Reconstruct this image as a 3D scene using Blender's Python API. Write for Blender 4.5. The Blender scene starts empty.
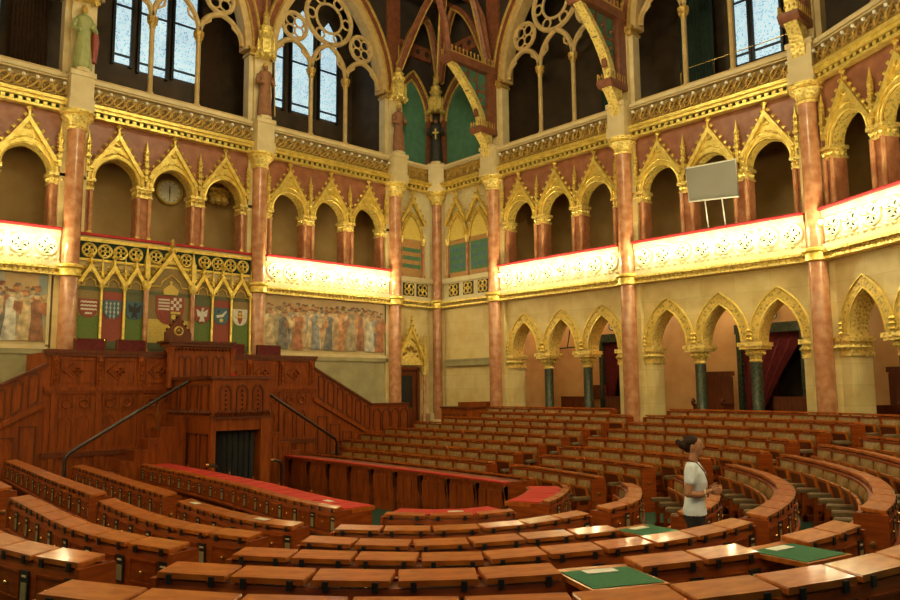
import bpy, math, random
from mathutils import Vector, Matrix
R=random.Random(7)
PI=math.pi
sc=bpy.context.scene
COL=sc.collection
# ------------------------------------------------------------------ materials
MT={}
def mat(name,c1,c2=None,rough=.5,metal=0.,scale=4.,bump=0.,bscale=30.,kind='noise',stretch=(1,1,1),coat=0.,emit=0.,spec=.5):
    m=bpy.data.materials.new(name); m.use_nodes=True; nt=m.node_tree; N=nt.nodes; L=nt.links
    b=N['Principled BSDF']; b.inputs['Roughness'].default_value=rough; b.inputs['Metallic'].default_value=metal
    b.inputs['Specular IOR Level'].default_value=spec
    if coat: b.inputs['Coat Weight'].default_value=coat; b.inputs['Coat Roughness'].default_value=.12
    c2=c2 or c1
    tc=N.new('ShaderNodeTexCoord'); mp=N.new('ShaderNodeMapping'); mp.inputs['Scale'].default_value=stretch
    L.new(tc.outputs['Object'],mp.inputs['Vector'])
    fac=None
    if kind=='noise':
        t=N.new('ShaderNodeTexNoise'); t.inputs['Scale'].default_value=scale; t.inputs['Detail'].default_value=5
        L.new(mp.outputs[0],t.inputs['Vector']); fac=t.outputs['Fac']
    elif kind=='wood':
        t=N.new('ShaderNodeTexNoise'); t.inputs['Scale'].default_value=scale; t.inputs['Detail'].default_value=6; t.inputs['Distortion'].default_value=.6
        L.new(mp.outputs[0],t.inputs['Vector']); fac=t.outputs['Fac']
    elif kind=='voronoi':
        t=N.new('ShaderNodeTexVoronoi'); t.inputs['Scale'].default_value=scale; L.new(mp.outputs[0],t.inputs['Vector']); fac=t.outputs['Distance']
    elif kind=='brick':
        sp=N.new('ShaderNodeSeparateXYZ'); cb=N.new('ShaderNodeCombineXYZ'); ad=N.new('ShaderNodeMath'); ad.operation='ADD'
        L.new(mp.outputs[0],sp.inputs[0]); L.new(sp.outputs['X'],ad.inputs[0]); L.new(sp.outputs['Y'],ad.inputs[1])
        L.new(ad.outputs[0],cb.inputs['X']); L.new(sp.outputs['Z'],cb.inputs['Y'])
        t=N.new('ShaderNodeTexBrick'); t.inputs['Scale'].default_value=scale; t.inputs['Mortar Size'].default_value=.008
        t.inputs['Brick Width'].default_value=1.1; t.inputs['Row Height'].default_value=.55
        t.inputs['Color1'].default_value=(*c1,1); t.inputs['Color2'].default_value=(*c2,1); t.inputs['Mortar'].default_value=(c1[0]*.8,c1[1]*.8,c1[2]*.75,1)
        L.new(cb.outputs[0],t.inputs['Vector'])
        nz=N.new('ShaderNodeTexNoise'); nz.inputs['Scale'].default_value=1.6; nz.inputs['Detail'].default_value=6; L.new(tc.outputs['Object'],nz.inputs['Vector'])
        mx=N.new('ShaderNodeMix'); mx.data_type='RGBA'; mx.blend_type='MULTIPLY'; mx.inputs[0].default_value=.5
        rp=N.new('ShaderNodeValToRGB'); rp.color_ramp.elements[0].color=(.72,.6,.42,1); rp.color_ramp.elements[1].color=(1,1,1,1); rp.color_ramp.elements[0].position=.35; rp.color_ramp.elements[1].position=.6
        L.new(nz.outputs['Fac'],rp.inputs[0]); L.new(t.outputs['Color'],mx.inputs[6]); L.new(rp.outputs[0],mx.inputs[7])
        L.new(mx.outputs[2],b.inputs['Base Color'])
    if fac is not None:
        rp=N.new('ShaderNodeValToRGB'); rp.color_ramp.elements[0].color=(*c1,1); rp.color_ramp.elements[1].color=(*c2,1)
        rp.color_ramp.elements[0].position=.36 if kind!='voronoi' else .0; rp.color_ramp.elements[1].position=.66 if kind!='voronoi' else .5
        L.new(fac,rp.inputs[0]); L.new(rp.outputs[0],b.inputs['Base Color'])
        if emit: L.new(rp.outputs[0],b.inputs['Emission Color']); b.inputs['Emission Strength'].default_value=emit
    if bump:
        bn=N.new('ShaderNodeTexVoronoi' if metal>.2 or kind=='voronoi' else 'ShaderNodeTexNoise'); bn.inputs['Scale'].default_value=bscale
        L.new(tc.outputs['Object'],bn.inputs['Vector']); bp=N.new('ShaderNodeBump'); bp.inputs['Strength'].default_value=bump; bp.inputs['Distance'].default_value=.03
        L.new(bn.outputs[0],bp.inputs['Height']); L.new(bp.outputs[0],b.inputs['Normal'])
    MT[name]=m; return m
W=(5,5,.6)
mat('oak',(.19,.037,.0045),(.31,.069,.009),.5,kind='wood',scale=3,stretch=W,spec=.18)
mat('oak_desk',(.2,.034,.003),(.3,.06,.006),.5,kind='wood',scale=3,stretch=(1,1,6),spec=.18)
mat('oak_lid',(.33,.078,.007),(.5,.14,.016),.5,kind='wood',scale=2.2,stretch=(1,7,2),coat=.5,spec=.2)
mat('oak_dark',(.1,.02,.004),(.155,.034,.006),.45,kind='wood',scale=3,stretch=W,spec=.3)
mat('rail_dark',(.02,.007,.004),(.03,.01,.005),.35,scale=4)
mat('leather',(.25,.145,.042),(.36,.22,.07),.34,scale=9,bump=.15,bscale=60)
mat('pad',(.13,.08,.032),(.18,.115,.05),.45,scale=9)
mat('redcloth',(.5,.02,.012),(.6,.035,.018),.85,scale=40)
mat('redvelvet',(.09,.004,.006),(.16,.007,.009),.8,scale=9)
mat('redrail',(.42,.015,.02),(.5,.02,.025),.7,scale=12)
mat('felt',(.02,.12,.05),(.03,.15,.06),.9,scale=30)
mat('carpet',(.008,.05,.025),(.012,.065,.032),.95,scale=25)
mat('brass',(.8,.55,.18),None,.25,1.)
mat('black',(.008,.008,.009),None,.5)
mat('grille',(.26,.21,.1),(.36,.3,.16),.45,.3,kind='voronoi',scale=60)
mat('gold',(.68,.48,.09),(.88,.68,.18),.36,.55,scale=6,bump=.25,bscale=14)
mat('gold_carved',(.42,.27,.04),(.92,.72,.22),.38,.5,kind='voronoi',scale=11,bump=.8,bscale=11)
mat('gold_green',(.16,.15,.04),(.72,.5,.11),.45,.2,kind='voronoi',scale=9,bump=.5,bscale=13)
mat('cream_gold',(.62,.52,.27),(.66,.58,.38),.5,.1,scale=5,bump=.5,bscale=18)
mat('stone',(.76,.63,.31),(.7,.55,.24),.55,kind='brick',scale=1.)
mat('stone_plain',(.62,.48,.24),(.7,.57,.32),.55,scale=3)
mat('stone_grey',(.34,.30,.15),(.44,.38,.2),.45,scale=2.2)
mat('redmarble',(.42,.16,.07),(.6,.3,.15),.22,scale=4,coat=.3)
mat('redmarble_pier',(.36,.13,.055),(.52,.22,.11),.3,scale=5)
mat('spandrel',(.26,.09,.045),(.36,.14,.07),.4,scale=4)
mat('pinkmarble',(.58,.32,.12),(.68,.42,.18),.3,scale=1.6)
mat('greenmarble',(.02,.032,.02),(.055,.07,.042),.22,scale=14)
mat('brownwall',(.36,.22,.07),(.42,.27,.095),.7,scale=2)
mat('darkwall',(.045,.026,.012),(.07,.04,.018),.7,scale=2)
mat('curtain_green',(.012,.03,.022),(.02,.042,.03),.9,scale=8)
mat('curtain_brown',(.06,.03,.015),(.085,.042,.02),.9,scale=8)
mat('teal',(.05,.14,.085),(.07,.19,.11),.7,scale=3)
mat('ribred',(.17,.05,.022),(.26,.085,.035),.5,scale=6)
mat('dullgold',(.45,.27,.06),(.62,.4,.1),.45,.4,scale=8,bump=.4,bscale=20)
mat('oakbrace',(.16,.05,.022),(.24,.08,.035),.5,scale=4)
mat('vault',(.03,.018,.012),(.05,.03,.018),.8,scale=2)
mat('tracery',(.5,.33,.13),(.6,.42,.18),.55,scale=5)
mat('white',(.72,.7,.6),None,.5)
mat('screen',(.3,.29,.25),(.33,.32,.27),.35,scale=1)
mat('glass',(.02,.12,.36),(.6,.85,1.),.3,kind='voronoi',scale=13.,emit=.5)
mat('bulb',(1,.86,.55),None,.3)
_b=MT['bulb'].node_tree.nodes['Principled BSDF']; _b.inputs['Emission Color'].default_value=(1,.9,.52,1); _b.inputs['Emission Strength'].default_value=250
mat('fill_glow',(1,.86,.6),None,.3)  # emission of the fill lamps added in the passage and behind the camera
_b=MT['fill_glow'].node_tree.nodes['Principled BSDF']; _b.inputs['Emission Color'].default_value=(1,.84,.55,1); _b.inputs['Emission Strength'].default_value=60
mat('fill_glow2',(1,.86,.6),None,.3)  # emission of the added overhead fill rings
_b=MT['fill_glow2'].node_tree.nodes['Principled BSDF']; _b.inputs['Emission Color'].default_value=(1,.92,.58,1); _b.inputs['Emission Strength'].default_value=270
mat('bulb_off',(.85,.82,.72),None,.15)
mat('skin',(.42,.19,.095),(.46,.21,.11),.5,scale=8)
mat('hair',(.018,.007,.004),(.04,.016,.008),.6,scale=30,spec=.2)
mat('shirt',(.72,.82,.95),(.76,.86,.98),.85,scale=14)
mat('trousers',(.008,.009,.012),(.014,.015,.02),.85,scale=14)
mat('lips',(.35,.09,.06),None,.5)
mat('cloth_green',(.3,.32,.12),(.38,.4,.17),.7,scale=5)
mat('cloth_brown',(.22,.09,.04),(.3,.13,.055),.7,scale=5)
mat('cloth_black',(.02,.02,.018),(.035,.03,.025),.7,scale=5)
mat('dial',(.9,.86,.66),None,.4)
for i,c in enumerate([(.62,.30,.13),(.5,.2,.09),(.68,.5,.27),(.42,.33,.2),(.22,.2,.17),(.66,.6,.48),(.55,.37,.2),(.36,.16,.08),(.6,.42,.26),(.3,.29,.27)]):
    mat('paint%d'%i,tuple(x*.5 for x in c),tuple(min(1,x*1.1) for x in c),.7,scale=5)
mat('fresco_sky',(.3,.36,.36),(.52,.5,.4),.7,scale=2.5)
mat('fresco_ground',(.52,.4,.2),(.6,.46,.25),.7,scale=3)
mat('fresco_wall',(.55,.38,.2),(.62,.45,.25),.7,scale=3)
for n,c in dict(h_red=(.32,.06,.035),h_green=(.13,.2,.035),h_dark=(.11,.12,.05),h_blue=(.06,.14,.2),h_white=(.75,.72,.6),h_yellow=(.75,.55,.12),h_brown=(.3,.2,.07)).items(): mat(n,tuple(x*.8 for x in c),c,.6,scale=16)
mat('stripe_green',(.06,.16,.08),(.09,.2,.1),.6,scale=9); mat('stripe_orange',(.4,.2,.06),(.48,.25,.08),.6,scale=9); mat('stripe_blue',(.05,.13,.15),(.08,.18,.19),.6,scale=9)
# ------------------------------------------------------------------ mesh builder
class M:
    def __init__(s): s.v=[]; s.f=[]; s.m=[]; s.k=0
    def mi(s,k): s.k=k; return s
    def poly(s,pts):
        n=len(s.v); s.v+= [tuple(p) for p in pts]; s.f.append(tuple(range(n,n+len(pts)))); s.m.append(s.k)
    def box(s,x0,x1,y0,y1,z0,z1):
        n=len(s.v); s.v+=[(x,y,z) for z in (z0,z1) for y in (y0,y1) for x in (x0,x1)]
        for q in ((0,2,3,1),(4,5,7,6),(0,1,5,4),(2,6,7,3),(0,4,6,2),(1,3,7,5)): s.f.append(tuple(n+i for i in q)); s.m.append(s.k)
        return s
    def bbox(s,x0,x1,y0,y1,z0,z1,b=.02):   # box with chamfered top edges
        n=len(s.v)
        s.v+=[(x0,y0,z0),(x1,y0,z0),(x1,y1,z0),(x0,y1,z0),(x0,y0,z1-b),(x1,y0,z1-b),(x1,y1,z1-b),(x0,y1,z1-b),(x0+b,y0+b,z1),(x1-b,y0+b,z1),(x1-b,y1-b,z1),(x0+b,y1-b,z1)]
        for q in ((3,2,1,0),(0,1,5,4),(1,2,6,5),(2,3,7,6),(3,0,4,7),(4,5,9,8),(5,6,10,9),(6,7,11,10),(7,4,8,11),(8,9,10,11)): s.f.append(tuple(n+i for i in q)); s.m.append(s.k)
        return s
    def prism(s,pts,y0,y1):   # polygon in xz, extruded along y
        n=len(s.v); k=len(pts)
        s.v+=[(a,y0,b) for a,b in pts]+[(a,y1,b) for a,b in pts]
        s.f.append(tuple(range(n,n+k))); s.f.append(tuple(range(n+2*k-1,n+k-1,-1))); s.m+=[s.k]*2
        for i in range(k):
            j=(i+1)%k; s.f.append((n+i,n+k+i,n+k+j,n+j)); s.m.append(s.k)
        return s
    def band(s,P,Q,y0,y1):
        n=len(s.v); k=len(P)
        for y in (y0,y1):
            s.v+=[(a,y,b) for a,b in P]+[(a,y,b) for a,b in Q]
        for i in range(k-1):
            for q in ((i,i+1,k+i+1,k+i),(2*k+i,3*k+i,3*k+i+1,2*k+i+1),(i,2*k+i,2*k+i+1,i+1),(k+i,k+i+1,3*k+i+1,3*k+i)): s.f.append(tuple(n+t for t in q)); s.m.append(s.k)
        for i in (0,k-1): s.f.append((n+i,n+k+i,n+3*k+i,n+2*k+i)); s.m.append(s.k)
        return s
    def tube(s,path,r,n=6,closed=False):
        P=[Vector(p) for p in path]; k=len(P); base=len(s.v)
        rs=r if isinstance(r,(list,tuple)) else [r]*k
        up=None
        for i in range(k):
            a=P[(i-1)%k] if (closed or i>0) else P[i]; b=P[(i+1)%k] if (closed or i<k-1) else P[i]
            t=(b-a).normalized()
            if up is None:
                up=Vector((0,0,1)) if abs(t.z)<.9 else Vector((1,0,0))
            u=(up-t*up.dot(t)).normalized(); w=t.cross(u); up=u
            for j in range(n):
                g=2*PI*j/n; s.v.append(tuple(P[i]+(u*math.cos(g)+w*math.sin(g))*rs[i]))
        for i in range(k if closed else k-1):
            i2=(i+1)%k
            for j in range(n):
                j2=(j+1)%n; s.f.append((base+i*n+j,base+i2*n+j,base+i2*n+j2,base+i*n+j2)); s.m.append(s.k)
        if not closed:
            s.f.append(tuple(base+j for j in range(n))); s.f.append(tuple(base+(k-1)*n+j for j in range(n-1,-1,-1))); s.m+=[s.k]*2
        return s
    def lathe(s,prof,n=14,cx=0,cy=0,sx=1,sy=1,rot=0):
        base=len(s.v); k=len(prof)
        for r,z in prof:
            for j in range(n):
                g=2*PI*j/n+rot; s.v.append((cx+r*sx*math.cos(g),cy+r*sy*math.sin(g),z))
        for i in range(k-1):
            for j in range(n):
                j2=(j+1)%n; s.f.append((base+i*n+j,base+i*n+j2,base+(i+1)*n+j2,base+(i+1)*n+j)); s.m.append(s.k)
        s.f.append(tuple(base+j for j in range(n-1,-1,-1))); s.f.append(tuple(base+(k-1)*n+j for j in range(n))); s.m+=[s.k]*2
        return s
    def ball(s,c,r,n=6,m=4,sz=1.):
        return s.sphere(c,(r,r,r*sz),n,m)
    def sphere(s,c,r,n=8,m=6):
        base=len(s.v); cx,cy,cz=c
        s.v.append((cx,cy,cz-r[2]))
        for i in range(1,m):
            a=-PI/2+PI*i/m
            for j in range(n):
                g=2*PI*j/n; s.v.append((cx+r[0]*math.cos(a)*math.cos(g),cy+r[1]*math.cos(a)*math.sin(g),cz+r[2]*math.sin(a)))
        s.v.append((cx,cy,cz+r[2])); top=len(s.v)-1
        for j in range(n):
            j2=(j+1)%n
            s.f.append((base,base+1+j2,base+1+j)); s.f.append((top,base+1+(m-2)*n+j,base+1+(m-2)*n+j2)); s.m+=[s.k]*2
            for i in range(m-2): s.f.append((base+1+i*n+j,base+1+i*n+j2,base+1+(i+1)*n+j2,base+1+(i+1)*n+j)); s.m.append(s.k)
        return s
    def disc(s,cx,cz,r,y0,y1,n=16):
        return s.prism([(cx+r*math.cos(2*PI*i/n),cz+r*math.sin(2*PI*i/n)) for i in range(n)],y0,y1)
    def ring(s,cx,cz,r,t,y,n=16,seg=5):
        return s.tube([(cx+r*math.cos(2*PI*i/n),y,cz+r*math.sin(2*PI*i/n)) for i in range(n)],t,seg,True)
    def gem(s,c,r,sz=1.):
        n=len(s.v); x,y,z=c
        s.v+=[(x+r,y,z),(x,y+r,z),(x-r,y,z),(x,y-r,z),(x,y,z+r*sz),(x,y,z-r*sz)]
        for q in ((0,1,4),(1,2,4),(2,3,4),(3,0,4),(1,0,5),(2,1,5),(3,2,5),(0,3,5)): s.f.append(tuple(n+i for i in q)); s.m.append(s.k)
        return s
    def sweep(s,path,prof):    # path [(x,y)], profile [(o,z)] closed, o outward = right of travel
        k=len(path); n=len(prof); base=len(s.v)
        for i in range(k):
            a=path[max(i-1,0)]; b=path[min(i+1,k-1)]; tx,ty=b[0]-a[0],b[1]-a[1]; l=math.hypot(tx,ty) or 1; nx,ny=ty/l,-tx/l
            for o,z in prof: s.v.append((path[i][0]+nx*o,path[i][1]+ny*o,z))
        for i in range(k-1):
            for j in range(n):
                j2=(j+1)%n; s.f.append((base+i*n+j,base+i*n+j2,base+(i+1)*n+j2,base+(i+1)*n+j)); s.m.append(s.k)
        s.f.append(tuple(base+j for j in range(n-1,-1,-1))); s.f.append(tuple(base+(k-1)*n+j for j in range(n))); s.m+=[s.k]*2
        return s
    def mesh(s,name,mats,smooth=True):
        me=bpy.data.meshes.new(name); me.from_pydata(s.v,[],s.f)
        for m in (mats if isinstance(mats,(list,tuple)) else [mats]): me.materials.append(MT[m])
        me.polygons.foreach_set('material_index',s.m)
        import bmesh
        bm=bmesh.new(); bm.from_mesh(me); bmesh.ops.recalc_face_normals(bm,faces=bm.faces); bm.to_mesh(me); bm.free()
        if smooth:
            me.polygons.foreach_set('use_smooth',[True]*len(me.polygons)); me.set_sharp_from_angle(angle=.7)
        me.update(); return me
def rect(x0,x1,z0,z1): return [(x0,z0),(x1,z0),(x1,z1),(x0,z1)]
def arch(cx,w,z0,h,n=10):
    r=(w*w+h*h)/(2*w); ph=math.asin(min(1,h/r)); 
    if h<w: ph=PI-ph if r<w else ph
    L=[(cx-w+r+r*math.cos(PI-ph*i/n),z0+r*math.sin(PI-ph*i/n)) for i in range(n+1)]
    return L+[(2*cx-x,z) for x,z in L[-2::-1]]
# ------------------------------------------------------------------ objects
def lnk(name,me,parent=None,loc=None,rz=None):
    o=bpy.data.objects.new(name,me); COL.objects.link(o)
    if parent: o.parent=parent
    if loc is not None: o.location=loc
    if rz is not None: o.rotation_euler.z=rz
    return o
def thing(name,label,cat,loc=(0,0,0),rz=0,group=None):
    o=lnk(name,None,None,loc,rz); o['label']=label; o['category']=cat
    if group: o['group']=group
    return o
def part(name,m,mats,parent,label=None,**k):
    o=lnk(name,m.mesh(name,mats),parent,**k)
    if label: o['label']=label
    return o
def solo(name,m,mats,label,cat,loc=(0,0,0),rz=0,group=None,kind=None):
    o=lnk(name,m.mesh(name,mats),None,loc,rz); o['label']=label; o['category']=cat
    if group: o['group']=group
    if kind: o['kind']=kind
    return o
def struct(name,m,mats,loc=(0,0,0),rz=0,label=None):
    o=lnk(name,m.mesh(name,mats),None,loc,rz); o['kind']='structure'
    if label: o['label']=label
    return o
def dup(root,loc,rz,label,group=None):
    r=root.copy(); COL.objects.link(r); r.location=loc; r.rotation_euler=(0,0,rz); r['label']=label
    if group: r['group']=group
    for ch in list(root.children):
        c=ch.copy(); COL.objects.link(c); c.parent=r
        for g in list(ch.children):
            d=g.copy(); COL.objects.link(d); d.parent=c
    return r
# ------------------------------------------------------------------ plan
BAY=6.125
PA,PB,PC,PD,PE,PF,PG=(-14.52,0),(-8.395,0),(-2.265,0),(0,0),(0,-3.38),(0,-9.51),(0,-15.64)
PZ=(-20.645,0)
RR=-PI/2; RF=-2*PI/3
PH=(PG[0]-BAY*.5,PG[1]-BAY*.866)
ZR0,ZR1=5.05,5.28      # gold ring / cornice
AX=-11.4575
# ------------------------------------------------------------------ setting: floors
GUIDE=[
 [(-13.4,-.3),(-13.45,-3.2),(-13.75,-9.0),(-14.1,-11.8),(-14.15,-13.6),(-13.9,-14.6),(-13.3,-15.3),(-12.5,-15.6),(-11.3,-15.35),(-10.35,-14.9),(-9.55,-14.3),(-9.1,-13.3),(-8.9,-11.4),(-8.75,-8),(-8.7,-3.2),(-8.7,-.3)],
 [(-15.2,-.3),(-15.3,-4.2),(-15.65,-8.3),(-15.85,-11),(-16.05,-12.3),(-16.1,-14),(-15.85,-15.2),(-15.1,-16.3),(-14.2,-16.9),(-13.2,-17.1),(-12,-17.05),(-11.1,-16.9),(-10.2,-16.4),(-9.4,-15.75),(-8.75,-14.6),(-8.3,-13),(-8.0,-11.4),(-7.9,-8),(-7.8,-4.2),(-7.8,-.3)],
 [(-16.5,-.3),(-16.6,-3.5),(-17.0,-8.6),(-17.15,-11.3),(-17.35,-12.5),(-17.45,-14.7),(-17.15,-16.1),(-16.5,-17.35),(-15.9,-17.95),(-14.9,-18.4),(-13.8,-18.75),(-12.6,-18.75),(-11,-18.25),(-9.7,-17.3),(-8.7,-16.3),(-7.7,-15.0),(-7.2,-13.3),(-7.05,-11.4),(-6.95,-8),(-6.85,-3),(-6.85,-.3)],
 [(-17.7,-.3),(-17.9,-4),(-18.2,-8),(-18.4,-11.2),(-18.5,-13.2),(-18.6,-15.3),(-18.35,-16.8),(-17.8,-17.9),(-16.9,-19),(-16.2,-19.4),(-15.1,-19.8),(-13.8,-19.95),(-12.2,-19.7),(-10.5,-19.1),(-9.0,-18.1),(-7.85,-16.9),(-7.0,-15.8),(-6.4,-14),(-6.15,-11.4),(-6.05,-8),(-5.9,-2.7),(-5.9,-.3)],
 [(-18.9,-.3),(-19,-4),(-19.3,-9),(-19.6,-13),(-19.65,-16.3),(-19.3,-17.8),(-18.85,-18.7),(-18.1,-19.7),(-17.2,-20.35),(-15.9,-20.9),(-14.5,-21.15),(-12.8,-21),(-11.4,-20.65),(-9.9,-20),(-8.6,-19.1),(-7.6,-18.2),(-6.6,-17),(-5.7,-15),(-5.3,-13),(-5.2,-11.4),(-5.1,-8),(-5,-2.9),(-5,-.3)],
 [(-20.1,-.3),(-20.2,-5),(-20.5,-12),(-20.6,-16.5),(-20.3,-18.4),(-19.6,-20),(-18.5,-21.2),(-17.3,-21.85),(-16.0,-22.2),(-14.2,-22.2),(-12.3,-21.85),(-10.5,-21.1),(-8.74,-20.0),(-7.3,-18.9),(-6.4,-18),(-5.5,-16.9),(-4.8,-15),(-4.4,-13),(-4.3,-11.4),(-4.2,-8),(-4.1,-3.5),(-4.1,-.3)],
 [(-21.1,-.3),(-21.2,-5),(-21.5,-12),(-21.6,-16.8),(-21.2,-19),(-20.4,-20.8),(-19,-22.2),(-17.5,-22.9),(-16,-23.3),(-14,-23.3),(-11.9,-22.9),(-9.9,-22.1),(-7.9,-20.7),(-6.6,-19.5),(-5.7,-18.5),(-4.5,-17.2),(-3.85,-15.1),(-3.5,-13),(-3.4,-11.4),(-3.3,-8),(-3.2,-4),(-3.2,-.3)],
 [(-22.0,-.3),(-22.1,-5),(-22.4,-12),(-22.5,-17),(-22.1,-19.6),(-21.1,-21.7),(-19.5,-23.2),(-17.7,-24),(-16,-24.3),(-13.8,-24.4),(-11.5,-23.9),(-9.3,-23),(-7.2,-21.4),(-5.9,-20.1),(-4.9,-19),(-3.6,-17.3),(-2.95,-15.2),(-2.6,-13),(-2.5,-11.4),(-2.45,-8),(-2.3,-4.7),(-2.3,-.3)],
 [(-22.8,-.3),(-23,-5),(-23.2,-12),(-23.3,-17.2),(-23,-20.2),(-21.8,-22.5),(-20,-24.1),(-18,-25),(-16,-25.3),(-13.5,-25.4),(-11,-24.9),(-8.6,-23.9),(-6.4,-22.1),(-5.1,-20.7),(-4,-19.3),(-2.7,-17.2),(-2.0,-15.2),(-1.65,-13),(-1.5,-11),(-1.45,-8),(-1.4,-4.4),(-1.4,-.3)]]
ZT=[-.3,-.17,0,.155,.315,.49,.64,.8,.95]
FL=[-1.35]+[z-.86 for z in ZT[1:]]
def spline(P,per=12):
    out=[]; n=len(P)
    for i in range(n-1):
        p0,p1,p2,p3=P[max(i-1,0)],P[i],P[i+1],P[min(i+2,n-1)]
        for j in range(per):
            t=j/per; t2=t*t; t3=t2*t
            out.append(tuple(.5*((2*p1[a])+(-p0[a]+p2[a])*t+(2*p0[a]-5*p1[a]+4*p2[a]-p3[a])*t2+(-p0[a]+3*p1[a]-3*p2[a]+p3[a])*t3) for a in (0,1)))
    out.append(P[-1])
    for it in range(14): out=[out[0]]+[tuple((out[i-1][a]+2*out[i][a]+out[i+1][a])/4 for a in (0,1)) for i in range(1,len(out)-1)]+[out[-1]]
    return out
def arclen(P):
    S=[0]
    for a,b in zip(P,P[1:]): S.append(S[-1]+math.hypot(b[0]-a[0],b[1]-a[1]))
    return S
def at(P,S,s):
    s=max(0,min(S[-1],s))
    lo=0
    for i in range(len(S)-1):
        if S[i+1]>=s: lo=i; break
    t=(s-S[lo])/((S[lo+1]-S[lo]) or 1)
    return (P[lo][0]+(P[lo+1][0]-P[lo][0])*t,P[lo][1]+(P[lo+1][1]-P[lo][1])*t)
GS=[spline(g) for g in GUIDE]; GL=[arclen(g) for g in GS]
def near(k,p):
    return GL[k][min(range(len(GS[k])),key=lambda i:(GS[k][i][0]-p[0])**2+(GS[k][i][1]-p[1])**2)]
def offset(P,o):
    out=[]
    for i in range(len(P)):
        a=P[max(i-1,0)]; b=P[min(i+1,len(P)-1)]; tx,ty=b[0]-a[0],b[1]-a[1]; l=math.hypot(tx,ty) or 1
        out.append((P[i][0]+ty/l*o,P[i][1]-tx/l*o))
    return out
m=M(); m.box(-24,4.5,-27,.3,-1.6,-1.35); 
NS=90
def sampled(k,o): return offset([at(GS[k],GL[k],GL[k][-1]*i/NS) for i in range(NS+1)],o)
for k in range(9):
    a=sampled(k-1,.16) if k else None
    if k==0: continue
    b=sampled(k,.16) if k<8 else offset(sampled(8,.16),1.25)
    z=FL[k]; zb=FL[k-1] if k>1 else -1.35
    for i in range(NS):
        m.poly([(*a[i],z),(*a[i+1],z),(*b[i+1],z),(*b[i],z)])
        m.poly([(*a[i],zb),(*a[i+1],zb),(*a[i+1],z),(*a[i],z)])
m.box(-.3,5.2,-24,.3,-.2,.09)
struct('floor',m,'carpet')
# ------------------------------------------------------------------ setting: plain walls, passage, ceiling
def framed(m,name,mats,P,rz): return struct(name,m,mats,(P[0],P[1],0),rz)
# podium wall behind everything
m=M(); m.box(-3,23.2,.37,.5,-1.4,5.1).box(-3,20.6,3.6,3.75,10,19.5); 
struct('wall_podium',m,'stone',(PZ[0],0,0),0)
m=M(); m.box(0,3.38,.3,.45,-.1,5.05); m.box(0,3.38,.3,.5,5.05,10)
struct('wall_corner',m,'stone',(0,0,0),RR)
# passage back walls behind lower arcade (with door openings), ceiling
m=M()
def backwall(m,x0,x1,doors):
    xs=x0
    for a,b in doors: m.box(xs,a,3.5,3.7,0,4.8); m.box(a,b,3.5,3.7,3.5,4.8); xs=b
    m.box(xs,x1,3.5,3.7,0,4.8); m.box(x0,x1,.9,3.7,4.75,4.95)
backwall(m,3.3,18,[(5.75,6.95),(11.45,13.75)])
m.box(3.2,3.3,.5,3.6,0,4.8)
struct('wall_passage',m,'pinkmarble',(0,0,0),RR)
m=M(); backwall(m,-2.2,8.5,[]); struct('wall_passage_facet',m,'pinkmarble',(*PG,0),RF)
# gallery back walls and ceiling
m=M(); m.box(-3,18.2,1.7,1.85,5.15,9.75); m.box(-3,18.2,.7,1.85,9.75,9.9); m.box(-3,18.2,.5,1.85,5.0,5.15); m.box(18.2,18.38,.5,1.85,5,9.9)
struct('wall_gallery_podium',m,'brownwall',(PZ[0],0,0),0)
m=M(); m.box(3.4,18,2.9,3.05,5,9.9); m.box(3.4,18,.7,3.05,9.75,9.9); m.box(3.4,18,.5,3,5,5.15); m.box(3.4,3.55,.5,3,5,9.9)
struct('wall_gallery_side',m,'brownwall',(0,0,0),RR)
m=M(); m.box(-1.5,8.5,2.9,3.05,5,9.9); m.box(-1.5,8.5,.7,3.05,9.75,9.9); m.box(-1.5,8.5,.5,3,5,5.15)
struct('wall_gallery_facet',m,'brownwall',(*PG,0),RF)
# upper zone back walls
m=M(); m.box(-3,18.35,3.0,3.2,10,19.5); m.box(-3,18.35,.6,3.2,9.9,10.3); m.box(18.3,18.5,.5,3.2,10,19.5)
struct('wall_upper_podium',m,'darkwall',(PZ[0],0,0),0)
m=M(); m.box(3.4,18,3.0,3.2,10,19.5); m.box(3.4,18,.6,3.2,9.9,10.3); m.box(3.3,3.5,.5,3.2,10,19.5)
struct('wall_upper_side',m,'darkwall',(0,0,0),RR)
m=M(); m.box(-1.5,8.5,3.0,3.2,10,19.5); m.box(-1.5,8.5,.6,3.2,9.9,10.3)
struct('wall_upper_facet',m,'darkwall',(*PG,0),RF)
# unseen remainder of the room, plain
m=M(); m.box(-.2,0,-16.5,.5,-1.4,19.5); struct('wall_left',m,'stone_plain',(-22.9,0,0))
V=[(0,-15.64),(-3.06,-20.94),(-8.37,-24.01),(-14.5,-24.01),(-19.84,-20.94),(-22.9,-15.64)]
for i,(a,b) in enumerate(zip(V[1:],V[2:])):
    L_=math.hypot(b[0]-a[0],b[1]-a[1]); ang=math.atan2(b[1]-a[1],b[0]-a[0])
    m=M()
    if i in (2,3): m.box(0,L_,.4,.6,5.05,19.5)       # open arches of the rear entrance, where the camera stands
    else: m.box(0,L_,.4,.6,-1.4,19.5)
    struct('wall_back_%s'%('abcd'[i]),m,'stone_plain',(*a,0),ang)
m=M(); m.box(-24,4.5,-27,4,19.4,19.7); struct('ceiling',m,'vault')
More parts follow.
